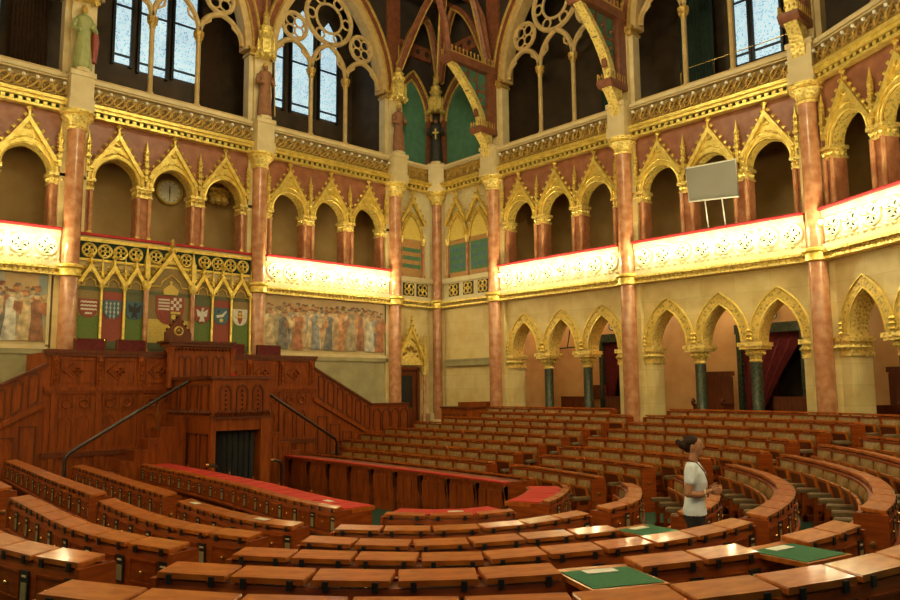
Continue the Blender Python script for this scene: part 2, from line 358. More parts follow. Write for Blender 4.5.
# ------------------------------------------------------------------ columns
def column(P,rz,label,lower='redmarble',r=.25,stone=True,zb=-.2):
    t=thing('column',label,'column',(P[0],P[1],0),rz)
    part('base',M().lathe([(r*1.6,zb),(r*1.6,.1),(r*1.25,.2),(r*1.3,.3),(r*1.05,.4)]),'stone_plain',t)
    part('shaft',M().lathe([(r,.4),(r,9.5)],18),lower,t)
    part('ring',M().lathe([(r+.02,4.98),(r+.1,5.02),(r+.07,5.1),(r+.07,5.22),(r+.14,5.27),(r+.14,5.33),(r+.02,5.38)],18),'gold',t)
    part('capital',M().lathe([(r+.02,9.45),(r+.08,9.5),(r+.03,9.56),(r+.08,9.68),(r+.22,9.82),(r+.16,9.88),(r+.27,9.94),(r+.27,10.0)],12),'gold_carved',t)
    if stone:
        part('backing_pier',M().box(-.38,.38,.12,.36,-.2,9.95),'stone',t)
    part('pedestal',M().box(-.36,.36,-.42,.4,10.0,10.35).box(-.33,.33,-.38,.4,10.35,11.05).box(-.37,.37,-.42,.4,11.05,11.2),'stone_plain',t)
    return t
column(PA,0,'red marble column left of the gilded heraldic screen, below the green-robed statue')
column(PB,0,'red marble column right of the gilded heraldic screen, beside the wide wall painting')
column(PC,0,'red marble column between the wide wall painting and the corner door')
column(PD,-PI/4,'slim red marble column standing in the room corner right of the door',r=.2)
column(PE,RR,'red marble column between the plain marble corner wall and the lower arches')
column(PF,RR,'red marble column in the middle of the arcade behind the woman')
column(PG,RR,'red marble column where the arcade wall turns, at the right of the picture')
column(PZ,0,'red marble column at the far side of the painting beyond the podium stair')
column(PH,RF,'red marble column ending the last turned bay beyond the arches')
# upper piers (stone shafts carrying the window arches)
def upper_pier(P,rz,label,statue=None):
    t=thing('pier',label,'pier',(P[0],P[1],0),rz)
    part('shaft',M().box(-.3,.3,.0,.5,11.2,13.6).box(-.46,-.3,.12,.5,11.2,13.6).box(.3,.46,.12,.5,11.2,13.6),'stone_plain',t)
    m=M(); m.box(-.5,.5,-.02,.55,13.6,13.7).box(-.55,.55,-.06,.55,13.78,13.9).box(-.46,.46,.0,.5,13.7,13.78)
    for i in range(6): m.gem((-.45+.18*i,-.03,13.74),.07)
    part('capital',m,'dullgold',t)
    part('upper_shaft',M().box(-.34,.34,.1,.5,13.9,18.6),'ribred',t)
for P,rz,l in ((PA,0,'stone wall pier behind the green-robed statue'),(PB,0,'stone wall pier behind the brown statue above the heraldic screen'),(PC,0,'stone wall pier behind the red-brown statue near the corner'),(PE,RR,'stone wall pier carrying the first timber bracket from the corner'),(PF,RR,'stone wall pier carrying the middle timber bracket'),(PG,RR,'stone wall pier carrying the timber bracket nearest the turned bay'),(PZ,0,'stone wall pier beyond the window over the left painting'),(PH,RF,'stone wall pier ending the last turned bay high up')):
    upper_pier(P,rz,l)
# ------------------------------------------------------------------ lower arcade bay
CS=[BAY/2-1.79,BAY/2,BAY/2+1.79]
def lower_arcade(P,rz,label):
    t=thing('arcade',label,'arcade',(P[0],P[1],0),rz,'stone arcades along the passage')
    m=M()
    for c in CS:
        A=arch(c,.62,2.9,1.2); m.band([(x,5.05) for x,z in A],A,.3,.85)
    for a,b in ((.2,CS[0]-.62),(CS[0]+.62,CS[1]-.62),(CS[1]+.62,CS[2]-.62),(CS[2]+.62,BAY-.2)): m.box(a,b,.3,.85,2.9,5.05)
    m.box(0,.2,.3,.85,-.1,5.05).box(BAY-.2,BAY,.3,.85,-.1,5.05)
    part('spandrel_wall',m,'stone',t)
    for c in CS:
        m=M(); A=arch(c,.9,2.98,1.48,12); B=arch(c,.63,2.98,1.14,12)
        m.mi(1).band(A,B,.26,.31)
        m.mi(0); m.tube([(x,.26,z) for x,z in A],.035,5); m.tube([(x,.26,z) for x,z in B],.03,5)
        C=arch(c,.6,2.92,1.16,12); D=arch(c,.61,2.92,1.19,12); m.mi(2).band(D,C,.3,.86)
        m.mi(0)
        for s in (-1,1):
            for j in range(3): m.gem((c+s*.86,.22,3.0+.13*j),.07)
        part('archivolt',m,['gold','gold_green','gold_carved'],t)
    for s,x0,x1 in ((0,.2,CS[0]-.62),(1,CS[2]+.62,BAY-.2)):
        p=part('end_pier',M().box(x0,x1,.3,.95,-.1,2.4),'stone',t)
        m=M().box(x0-.04,x1+.04,.26,1.0,2.4,2.5).box(x0-.1,x1+.1,.2,1.02,2.78,2.92).box(x0-.03,x1+.03,.28,.98,2.5,2.78)
        for i in range(5): m.gem((x0+(x1-x0)*i/4,.24,2.64),.1)
        for i in range(4): m.gem(((x1+.04) if s==0 else x0-.04,.34+.16*i,2.64),.09)
        part('pier_capital',m,'gold_carved',t)
    for c in (CS[0]+.895,CS[1]+.895):
        part('shaft',M().lathe([(.24,-.1),(.24,.3),(.19,.42),(.165,.5),(.165,2.36)],14,c,.58),'greenmarble',t)
        m=M().lathe([(.18,2.34),(.2,2.38),(.17,2.42),(.2,2.55),(.3,2.68),(.26,2.72)],10,c,.58).box(c-.34,c+.34,.24,.92,2.72,2.8).box(c-.38,c+.38,.2,.95,2.8,2.92)
        for a in range(8): m.gem((c+.25*math.cos(a*PI/4),.58+.25*math.sin(a*PI/4),2.6),.07)
        part('shaft_capital',m,'gold_carved',t)
    return t
ar=lower_arcade(PE,RR,'three pointed stone arches on dark green columns, nearest the room corner')
dup(ar,(*PF,0),RR,'three pointed stone arches on dark green columns, behind and right of the woman')
dup(ar,(*PG,0),RF,'three pointed stone arches in the turned wall bay at the right picture edge')
# ------------------------------------------------------------------ gallery balustrade with bulbs
BULB=M().ball((0,0,0),.055,8,6).mesh('bulb','bulb')
def balustrade(P,rz,label,w=BAY,x0=.3):
    t=thing('balustrade',label,'balustrade',(P[0],P[1],0),rz,'bulb-lit pierced gallery balustrades')
    x1=w-x0
    m=M().box(x0,x1,.02,.3,5.28,6.32); m.box(x0,x1,-.08,.3,5.28,5.42).box(x0,x1,-.06,.3,6.16,6.34)
    n=8; d=(x1-x0)/n
    for i in range(n+1):
        x=x0+d*i
        if 0<i<n and i%2==0: m.box(x-.07,x+.07,-.04,.02,5.42,6.16)
    part('parapet',m,'cream_gold',t)
    m=M()
    for i in range(n):
        c=x0+d*(i+.5); m.ring(c,5.86,.27,.04,-.01,16,6)
        for a in range(4): m.ring(c+.14*math.cos(a*PI/2+PI/4),5.86+.14*math.sin(a*PI/2+PI/4),.1,.025,-.02,8,5)
        for j in range(3): m.gem((c-.22+.22*j,-.02,5.5),.08)
    part('quatrefoil',m,'cream_gold',t)['kind']='stuff'
    m=M()
    for i in range(n):
        c=x0+d*(i+.5)
        for a in range(4): m.disc(c+.15*math.cos(a*PI/2),5.86+.15*math.sin(a*PI/2),.085,.005,.018,8)
    part('pierced_ground',m,'curtain_green',t)
    part('rail',M().bbox(x0,x1,-.16,.28,6.34,6.43,.03),'redrail',t,'red velvet rail')
    m=M().box(x0-.1,x1+.1,-.05,.3,5.03,5.1).box(x0-.1,x1+.1,-.1,.3,5.2,5.28).box(x0-.1,x1+.1,.02,.3,5.1,5.2)
    k=34
    for i in range(k): m.gem((x0+(x1-x0)*(i+.5)/k,-.0,5.15),.06)
    part('cornice',m,'gold_carved',t,'gold cornice')
    for i in range(n):
        c=x0+d*(i+.5)
        a=part('lamp_arm',M().tube([(c,0,5.86),(c,-.3,5.8),(c,-.36,5.9)],.014,5),'brass',t) if i==0 else None
        if i==0: arm=a; arm.location.x=0
        else:
            arm=arm0.copy(); COL.objects.link(arm); arm.location.x=d*i
        if i==0: arm0=arm
        arm.parent=t
        b=lnk('bulb',BULB,arm,(x0+d*.5,-.36,5.95)); b['label']='glowing bulb'
    return t
b0=balustrade(PB,0,'bulb-lit gallery balustrade above the wide wall painting')
dup(b0,(*PZ,0),0,'bulb-lit gallery balustrade above the painting at the left edge')
dup(b0,(*PE,0),RR,'bulb-lit gallery balustrade above the three arches nearest the corner')
dup(b0,(*PF,0),RR,'bulb-lit gallery balustrade above the arches right of the woman, under the grey board')
dup(b0,(*PG,0),RF,'bulb-lit gallery balustrade on the turned bay at the right edge')
for i,(a,b) in enumerate(zip(V[1:],V[2:])):
    dup(b0,(*a,0),math.atan2(b[1]-a[1],b[0]-a[0]),'bulb-lit gallery balustrade on a rear bay of the hall, %s'%('right of the back wall','on the back wall centre','over the rear entrance','left of the rear entrance')[i])
for i in range(2): dup(b0,(-22.9,-15.6+BAY*i+.3,0),PI/2,'bulb-lit gallery balustrade on the left side wall, %s'%('rear bay','front bay')[i])
# ------------------------------------------------------------------ gallery arcade (gold gables)
def gable(m,c,w,zb,za,y,fin=True,t=.07,ck=6):
    for s in (-1,1):
        m.prism([(c+s*w,zb),(c,za),(c,za-.2),(c+s*(w-.12),zb-.02)] if s<0 else [(c,za),(c+w,zb),(c+w-.12,zb-.02),(c,za-.2)],y-.08,y+.03)
        for i in range(ck):
            f=(i+.5)/ck; m.gem((c+s*w*(1-f)+s*.03,y-.04,zb+(za-zb)*f+.09),.075)
    if fin: m.box(c-.03,c+.03,y-.06,y,za-.05,za+.2); m.gem((c,y-.03,za+.2),.11); m.gem((c,y-.03,za+.33),.07,1.6)
def gallery_arcade(P,rz,label,w=BAY,cs=None,ow=.66,blind=False,gw=.84):
    t=thing('arcade',label,'arcade',(P[0],P[1],0),rz,'gold gabled gallery arcades')
    cs=cs or CS
    e=.22
    m=M(); prev=e
    for c in cs:
        A=arch(c,ow,8.1,.76); m.band([(x,9.95) for x,z in A],A,.2,.55); m.box(prev,c-ow,.2,.55,8.1,9.95); prev=c+ow
    m.box(prev,w-e,.2,.55,8.1,9.95)
    part('spandrel_wall',m,'spandrel',t)
    for c in cs:
        m=M(); A=arch(c,ow+.2,8.12,1.08,12); B=arch(c,ow+.01,8.12,.74,12); m.band(A,B,.13,.2)
        m.tube([(x,.13,z) for x,z in B],.03,5); m.tube([(x,.12,z) for x,z in arch(c,ow+.1,8.12,.92,12)],.028,5)
        for x,z in arch(c,ow+.1,8.12,.92,7): m.gem((x,.1,z),.045)
        C=arch(c,ow-.02,8.1,.73,12); D=arch(c,ow-.005,8.1,.755,12); m.mi(1).band(D,C,.2,.56)
        part('archivolt',m,['gold','gold_green'],t)
        m=M(); A=arch(c,ow+.2,8.12,1.08,12)
        G=[]
        for x,z in A:
            f=1-abs(x-c)/gw; G.append((x,max(z,8.42+(9.66-8.42)*f)))
        m.band(G,A,.15,.2); gable(m,c,gw,8.42,9.68,.12); m.ring(c,9.36,.09,.03,.1,10,5)
        part('gable',m,'gold',t)
    mids=[(cs[i]+cs[i+1])/2 for i in range(len(cs)-1)]
    for x in [cs[0]-.875 if len(cs)>2 else e+.1]+mids+[cs[-1]+.875 if len(cs)>2 else w-e-.1]:
        m=M().box(x-.05,x+.05,.06,.16,8.3,9.25).box(x-.08,x+.08,.03,.18,8.75,8.82)
        m.lathe([(.07,9.25),(.0,9.65)],6,x,.11)
        for j in range(4): m.gem((x,.05,8.5+.22*j),.055); m.gem((x+.07,.1,8.9+.12*j),.04); m.gem((x-.07,.1,8.9+.12*j),.04)
        part('pinnacle',m,'gold',t)
    if blind: return t
    spans=[(e,cs[0]-ow)]+[(cs[i]+ow,cs[i+1]-ow) for i in range(len(cs)-1)]+[(cs[-1]+ow,w-e)]
    for a,b in spans:
        q=part('pier',M().box(a,b,.25,.62,6.3,7.8),'redmarble_pier',t)
        m=M()
        for x in (a+.06,b-.06): m.lathe([(.065,6.3),(.065,7.78)],8,x,.2)
        part('colonnette',m,'redmarble',q)
        m=M()
        for x in (a+.06,b-.06): m.lathe([(.1,6.28),(.1,6.42),(.07,6.5)],8,x,.2)
        part('colonnette_base',m,'gold',q)
        m=M().box(a-.02,b+.02,.18,.66,7.76,7.82).box(a-.05,b+.05,.12,.68,8.02,8.12).box(a,b,.2,.64,7.82,8.02)
        n=max(3,int((b-a)/.12))
        for i in range(n): m.gem((a+(b-a)*(i+.5)/n,.16,7.92),.085)
        for yy in (.32,.5): m.gem((b+.0,yy,7.92),.08); m.gem((a,yy,7.92),.08)
        part('pier_capital',m,'gold_carved',t)
    return t
g0=gallery_arcade(PB,0,'gold gabled gallery arches above the wide wall painting')
dup(g0,(*PZ,0),0,'gold gabled gallery arches at the left edge, above the left painting')
dup(g0,(*PA,0),0,'gold gabled gallery arches above the heraldic screen, with the clock inside')
dup(g0,(*PE,0),RR,'gold gabled gallery arches on the side wall nearest the corner')
dup(g0,(*PF,0),RR,'gold gabled gallery arches behind the grey display board')
dup(g0,(*PG,0),RF,'gold gabled gallery arches on the turned bay, right edge')
# ------------------------------------------------------------------ upper balustrade and cornice
SC=M().ring(0,0,.17,.032,0,12,5)
def upper_balustrade(P,rz,label,w=BAY,lamps=True,flat=False):
    t=thing('balustrade',label,'balustrade',(P[0],P[1],0),rz,'upper balustrades with unlit bulbs')
    x0,x1=.3,w-.3
    m=M().box(x0-.1,x1+.1,-.05,.3,9.95,10.02).box(x0-.1,x1+.1,-.12,.3,10.14,10.24).box(x0-.1,x1+.1,-.18,.3,10.24,10.34).mi(1).box(x0-.1,x1+.1,.04,.3,10.02,10.14).mi(0)
    n=int((x1-x0)/.22)
    for i in range(n): m.box(x0+(x1-x0)*i/n,x0+(x1-x0)*(i+.5)/n,-.05,.05,10.03,10.13)
    part('cornice',m,['gold','curtain_green'],t)
    part('coping',M().box(x0,x1,-.02,.3,10.95,11.0).box(x0,x1,-.08,.34,11.0,11.12),'stone_plain',t)
    part('parapet',M().box(x0,x1,.1,.25,10.34,10.95),'h_brown' if not flat else 'dullgold',t)
    m=M(); k=int((x1-x0)/.36)
    for i in range(k):
        c=x0+(x1-x0)*(i+.5)/k; m.ring(c,10.64,.17,.035,.06,12,5)
        if not flat:
            m.tube([(c-.17,.05,10.45),(c,.0,10.6),(c+.17,-.04,10.84)],.03,5)
        for a in range(4): m.gem((c+.09*math.cos(a*PI/2),.05,10.64+.09*math.sin(a*PI/2)),.05)
    part('scrollwork',m,'dullgold',t)
    if lamps:
        for i in range(k):
            c=x0+(x1-x0)*(i+.5)/k
            m=M().ball((c+.05,-.14,10.78),.055,7,5).tube([(c+.05,.05,10.74),(c+.05,-.1,10.76)],.02,5)
            part('bulb',m,'bulb_off',t,'unlit white bulb')
    return t
u0=upper_balustrade(PB,0,'upper gilt balustrade below the blue window right of the clock')
dup(u0,(*PZ,0),0,'upper gilt balustrade at the left edge of the picture')
dup(u0,(*PA,0),0,'upper gilt balustrade above the clock and heraldic screen')
dup(u0,(*PE,0),RR,'upper gilt balustrade between the two middle timber brackets')
dup(u0,(*PF,0),RR,'upper gilt balustrade above the grey display board')
dup(u0,(*PG,0),RF,'upper gilt balustrade on the turned bay in the top right corner')
upper_balustrade(PC,0,'short upper parapet under the green panel left of the black statue',2.265,False,True)
upper_balustrade(PD,RR,'short upper parapet under the green panel right of the black statue',3.38,False,True)
# ------------------------------------------------------------------ upper windows with tracery
def upper_window(P,rz,name,label,panes):
    t=lnk(name,None,None,(P[0],P[1],0),rz); t['kind']='structure'; t['label']=label
    c=BAY/2; hw=2.45; m=M()
    A=arch(c,hw,13.8,4.1,14); B=arch(c,hw+.28,13.8,4.5,14); Cc=arch(c,hw+.56,13.8,4.9,14)
    m.mi(0).band(B,A,.1,.6); m.mi(1).band(Cc,B,.05,.6); m.mi(2)
    m.tube([(x,.06,z) for x,z in B],.05,6); m.tube([(x,.04,z) for x,z in Cc],.06,6)
    m.mi(3).band([(x,19.4) for x,z in Cc],Cc,.2,.6)
    part('frame',m,['tracery','ribred','dullgold','vault'],t)
    for x in (c-.8,c+.8):
        q=part('mullion',M().lathe([(.15,11.12),(.15,11.3),(.085,11.4),(.085,13.55)],10,x,.35),'tracery',t)
        m=M().lathe([(.09,13.55),(.11,13.6),(.1,13.65),(.19,13.85),(.19,13.95)],8,x,.35)
        for a in range(6): m.gem((x+.13*math.cos(a),.35+.13*math.sin(a),13.75),.06)
        part('capital',m,'dullgold',q)
    m=M()
    for cc,w in ((c-1.62,.8),(c,.8),(c+1.62,.8)):
        m.tube([(x,.35,z) for x,z in arch(cc,w,13.92,.95 if cc!=c else 1.25,9)],.1,6)
        for s in (-1,1): m.tube([(cc+s*.62,.35,14.35),(cc+s*.42,.35,14.5),(cc+s*.4,.35,14.72)],.045,5)
    m.ring(c,16.25,1.05,.1,.35,24,6); m.ring(c,16.25,.6,.06,.35,20,5)
    for a in range(6): m.ring(c+.82*math.cos(a*PI/3),16.25+.82*math.sin(a*PI/3),.2,.045,.35,10,5)
    for s in (-1,1):
        m.ring(c+s*1.55,15.45,.52,.085,.35,16,6)
        for a in range(4): m.ring(c+s*1.55+.27*math.cos(a*PI/2+.78),15.45+.27*math.sin(a*PI/2+.78),.2,.04,.35,10,5)
    part('tracery',m,'tracery',t)
    part('sill',M().box(.5,BAY-.5,.1,.6,11.1,11.25),'tracery',t)
    for (a,b,z0,z1) in panes:
        g=part('pane',M().prism([(a,z0),(b,z0)]+[(b,z1),((a+b)/2,z1+(b-a)*.7),(a,z1)],2.93,2.96),'glass',t,'blue and white leaded glass')
        m=M().box(a-.09,a,2.85,3,z0-.1,z1+.1).box(b,b+.09,2.85,3,z0-.1,z1+.1).box(a,b,2.85,3,z0+ .25,z0+.31).box(a,b,2.86,3,z0+(z1-z0)*.55,z0+(z1-z0)*.55+.06)
        part('glazing_bar',m,'black',g)
    return t
PAN=[(.55+BAY*0+i*.0,0,0,0) for i in range(0)]
def panes(xs,z0=13.25,z1=17.2,w=.62): return [(x-w/2,x+w/2,z0,z1) for x in xs]
upper_window(PZ,0,'window_1','traceried window high over the left painting',panes((4.15,)))
upper_window(PA,0,'window_2','traceried window with blue glass above the clock',[(1.92,2.46,13.2,17),(2.8,3.75,13.1,17),(4.05,4.9,13.2,17)])
upper_window(PB,0,'window_3','traceried window with blue glass left of the red-brown statue',[(2.1,2.5,13.2,17),(2.92,3.95,13.2,17),(4.3,5.15,13.2,17)])
upper_window(PE,RR,'window_4','dark traceried window between the timber brackets',[])
upper_window(PF,RR,'window_5','traceried window high above the grey display board',[(2.75,3.2,12.6,16.5),(3.4,4.29,12.6,16.5)])
upper_window(PG,RF,'window_6','dark traceried window in the top right corner',[])
# hangings behind upper windows
def folds(x0,x1,z0,z1,y,n=10,amp=.05):
    m=M(); P=[]
    for i in range(n*4+1):
        P.append((x0+(x1-x0)*i/(n*4),y+amp*math.sin(i*PI/2)))
    for a,b in zip(P,P[1:]): m.poly([(a[0],a[1],z0),(b[0],b[1],z0),(b[0],b[1],z1),(a[0],a[1],z1)])
    return m
for P,rz,x0,x1,mt,l in ((PE,0,3.6,5.0,'curtain_green','dark green curtain hanging in the window recess between the timber brackets'),(PF,0,.9,2.2,'curtain_green','dark green curtain in the window recess above the grey board, beside the blue glass'),(PB,1,.5,1.2,'curtain_green','dark green curtain at the left of the window by the red-brown statue'),(PA,1,4.9,5.7,'curtain_brown','brown curtain in the window recess right of the blue glass over the clock'),(PZ,1,4.7,5.8,'curtain_brown','brown curtain in the window recess at the left edge')):
    m=folds(x0,x1,11.0,18,2.4); 
    if P in (PE,PF): solo('curtain',m,mt,l,'curtain',(*P,0),RR)
    else: solo('curtain',m,mt,l,'curtain',(*P,0),0)
# ------------------------------------------------------------------ corner niche pieces
def corner_panel(P,rz,w,label,cs,stripes,nq):
    t=thing('niche_panel',label,'niche',(P[0],P[1],0),rz)
    part('ground',M().box(.3,w-.2,.24,.3,5.0,9.95),'cream_gold',t)
    m=M().box(.25,w-.2,.05,.26,5.28,5.4).box(.25,w-.2,.05,.26,6.05,6.25).box(.25,w-.2,.16,.26,5.4,6.05)
    part('parapet',m,'cream_gold',t)
    m=M(); d=(w-.8)/nq
    for i in range(nq): c=.45+d*(i+.5); m.box(c-.3,c+.3,.14,.165,5.48,6.0)
    part('pierced_ground',m,'black',t)
    m=M()
    for i in range(nq):
        c=.45+d*(i+.5)
        for a in range(4): m.ring(c+.16*math.cos(a*PI/2+.78),5.74+.16*math.sin(a*PI/2+.78),.11,.03,.12,10,5)
        m.ring(c,5.74,.08,.03,.12,8,5)
    part('quatrefoil',m,'gold',t)['kind']='stuff'
    m=M().box(.1,w-.1,.0,.3,5.03,5.1).box(.1,w-.1,-.06,.3,5.2,5.28)
    for i in range(int(w/.16)): m.gem((.2+i*.16,.0,5.15),.06)
    part('cornice',m,'gold_carved',t)
    for c,hw in cs:
        m=M(); n=9
        for i in range(n):
            m.mi(i%2 if i not in (0,n-1) else 2).box(c-hw,c+hw,.18,.24,6.3+i*.17,6.3+(i+1)*.17)
        part('striped_panel',m,[stripes[0],stripes[1],'stripe_orange'],t)
        m=M().mi(0).prism(arch(c,hw,7.85,1.0,8),.17,.22)
        part('lunette',m,'h_yellow',t)
        m=M(); A=arch(c,hw+.12,7.85,1.2,10); B=arch(c,hw,7.85,1.0,10); m.band(A,B,.1,.2); m.tube([(x,.1,z) for x,z in B],.03,5)
        for x,z in arch(c,hw+.06,7.85,1.1,8): m.gem((x,.08,z),.05)
        gable(m,c,hw+.22,8.5,9.6,.1,ck=5)
        part('gable',m,'gold',t)
    for x in [cs[0][0]-cs[0][1]-.1]+[c+hw+.1 for c,hw in cs]:
        q=part('colonnette',M().lathe([(.1,6.25),(.1,6.35),(.065,6.42),(.065,7.65)],8,x,.14),'redmarble',t)
        part('capital',M().lathe([(.07,7.65),(.09,7.7),(.13,7.85),(.13,7.92)],8,x,.14),'gold_carved',q)
    return t
corner_panel(PC,0,2.265,'gilt corner niche with one striped panel above the door gable',[(1.0,.5)],('stripe_green','stripe_orange'),2)
corner_panel(PD,RR,3.38,'gilt corner niche with two striped panels above the plain marble wall',[(1.12,.5),(2.38,.5)],('stripe_blue','stripe_green'),3)
m=M(); m.box(.3,3.1,.14,.3,2.58,2.84).box(.3,3.1,.1,.3,2.8,2.86); struct('trim_1',m,'stone_grey',(0,0,0),RR)
m=M(); m.box(.05,.28,.14,.3,-.1,.65).box(-.4,-.08,.02,.3,-.1,.65); struct('trim_2',m,'stone_plain',(-.0,0,0),0)
# teal panels
for P,rz,w,l in ((PC,0,2.265,'dark green wall panel between the red-brown and black statues'),(PD,RR,3.38,'dark green wall panel between the black statue and the first timber bracket')):
    t=thing('wall_panel',l,'wall panel',(*P,0),rz)
    part('field',M().prism(arch(w/2,w/2-.35,13.2,1.6,10)+[(w-.35,10.9),(.35,10.9)],.3,.36),'teal',t)
    m=M(); A=arch(w/2,w/2-.3,13.2,1.7,12); 
    for k,(o,mt) in enumerate(((0,1),(.12,0),(.24,1))):
        m.mi(mt).tube([(x,.3-.06*k,z) for x,z in arch(w/2,w/2-.32+o*.8,13.2,1.7+o*1.4,12)],.06,6)
    m.mi(0).box(.2,.35,.1,.4,10.9,13.2).box(w-.35,w-.2,.1,.4,10.9,13.2)
    part('moulded_arch',m,['ribred','dullgold'],t)
    m=M().mi(0).box(.0,w,.36,.5,10,19.4); m.mi(1).box(.1,w-.1,.2,.38,15.9,16.5); m.mi(0)
    for i in range(int(w/.5)): m.disc(.4+i*.5,16.2,.12,.17,.2,8)
    part('upper_wall',m,['vault','ribred'],t)
m=M().box(-.05,.5,-.05,.5,10,19.4); struct('wall_corner_upper',m,'vault',(.0,.0,0),0)
# corner door
t=lnk('door_1',None,None,(PC[0],0,0),0); t['kind']='structure'; t['label']='dark wooden door with a glass panel in the room corner'
part('frame',M().box(.1,.2,.1,.36,-.1,2.5).box(1.25,1.36,.1,.36,-.1,2.5).box(.1,1.36,.1,.36,2.42,2.55),'oak_dark',t)
part('leaf',M().box(.2,1.25,.2,.28,-.1,.9).box(.2,.4,.2,.28,.9,2.2).box(1.05,1.25,.2,.28,.9,2.2).box(.2,1.25,.2,.28,2.2,2.42).box(.35,1.1,.17,.2,.15,.75),'oak_dark',t)
part('pane',M().box(.4,1.05,.24,.26,.9,2.2),'black',t)
part('handle',M().tube([(.28,.2,1.1),(.28,.13,1.1),(.4,.13,1.1)],.015,6),'brass',t)
t=thing('door_canopy','gold gabled canopy with a carved relief over the corner door','door canopy',(PC[0],0,0))
part('tympanum',M().prism(arch(.86,.5,2.85,.85,10),.1,.2).box(.2,1.5,.08,.3,2.62,2.85),'gold_carved',t)
m=M(); A=arch(.86,.62,2.85,1.05,12); B=arch(.86,.5,2.85,.87,12); m.band(A,B,.0,.2); gable(m,.86,.72,2.9,4.25,.04,ck=7); m.ring(.86,3.98,.07,.03,.05,8,5)
part('gable',m,'gold',t)
m=M()
for i in range(9): m.gem((.5+.09*i,.06,3.0+.2*R.random()+.25*math.sin(i*PI/8)),.09)
part('relief',m,'dullgold',t)
for x in (1.62,):
    q=part('shaft',M().lathe([(.12,-.1),(.12,.6),(.075,.7),(.075,2.2)],10,x,.1),'redmarble',t)
    part('capital',M().lathe([(.08,2.2),(.1,2.25),(.09,2.3),(.16,2.5),(.16,2.6)],8,x,.1),'gold_carved',q)
    m=M().box(x-.08,x+.08,.02,.18,2.6,3.3).lathe([(.08,3.3),(.0,4.0)],6,x,.1)
    for j in range(6): m.gem((x-.07,.06,3.3+.1*j),.045); m.gem((x+.07,.06,3.3+.1*j),.045)
    part('pinnacle',m,'gold',t)
# ------------------------------------------------------------------ paintings
def painting(P,label,x0,x1,z0,z1,seed,sky):
    r=random.Random(seed); t=thing('painting',label,'painting',(P[0],P[1],0))
    part('frame',M().box(x0-.08,x0,.1,.35,z0-.05,z1+.02).box(x1,x1+.08,.1,.35,z0-.05,z1+.02).box(x0-.08,x1+.08,.1,.35,z0-.12,z0),'stone_plain',t)
    m=M(); m.mi(10).box(x0,x1,.2,.25,z0,z1); m.mi(11).prism(rect(x0,x1,z0,z0+.55),.197,.2)
    m.mi(12)
    for i in range(4):
        a=x0+(x1-x0)*(i+.15)/4; m.prism(rect(a,a+.5+.4*r.random(),z0+.55,z1),.196,.2)
    figs=[]
    n=int((x1-x0)*15)
    for i in range(n): figs.append((r.random(),x0+.2+(x1-x0-.4)*((i*.618)%1)))
    figs.sort(reverse=True)
    for j,(d,cx) in enumerate(figs):
        y=.195-.0008*j; base=z0+.1+d*.42; h=(1.5-.25*d)*(z1-z0)/2.05*(.9+.2*r.random()); w=.15+.1*r.random()
        pz=base+h
        if pz>z1-.08: base-=pz-z1+.08
        lean=.12*(r.random()-.5)
        m.mi(r.choice((0,0,1,1,2,2,3,4,5,6,6,7,8,9)))
        m.prism([(cx-w*(.9+.5*r.random()),base),(cx+w*(.9+.5*r.random()),base),(cx+w*.75+lean*.5,base+h*.5),(cx+w*.85+lean,base+h*.78),(cx+w*.3+lean,base+h*.86),(cx-w*.3+lean,base+h*.86),(cx-w*.85+lean,base+h*.78),(cx-w*.7+lean*.5,base+h*.5)],y,y+.004)
        m.mi(r.choice((0,1,2,6,7)))
        s=r.choice((-1,1)); m.prism([(cx+s*w*.3+lean,base+h*.8),(cx+s*w*1.7,base+h*(.55+.3*r.random())),(cx+s*w*1.6,base+h*.5),(cx+s*w*.2+lean,base+h*.62)][::s],y-.001,y+.004)
        m.mi(r.choice((2,8,6,0))); m.disc(cx+lean,base+h*.93,h*.062,y-.001,y+.003,9)
        m.mi(r.choice((4,7,7,1))); m.prism([(cx+lean-h*.055,base+h*.95),(cx+lean+h*.055,base+h*.95),(cx+lean+h*.04,base+h*1.0),(cx+lean-h*.04,base+h*1.0)],y-.002,y+.003)
    part('canvas',m,['paint%d'%i for i in range(10)]+[sky,'fresco_ground','fresco_wall'],t)
painting(PB,'wide wall painting of a robed crowd, right of the heraldic screen',.3,5.75,2.98,5.02,3,'fresco_wall')
painting(PZ,'wall painting of robed people under a blue sky, at the left edge',.4,5.6,2.98,5.02,5,'fresco_sky')
m=M()
for P in (PB,PZ): 
    m.box(P[0]+.25,P[0]+5.85,.12,.35,2.72,2.88); m.box(P[0]+.25,P[0]+5.85,.2,.36,-1.3,2.72)
struct('trim_3',m,'stone_grey')
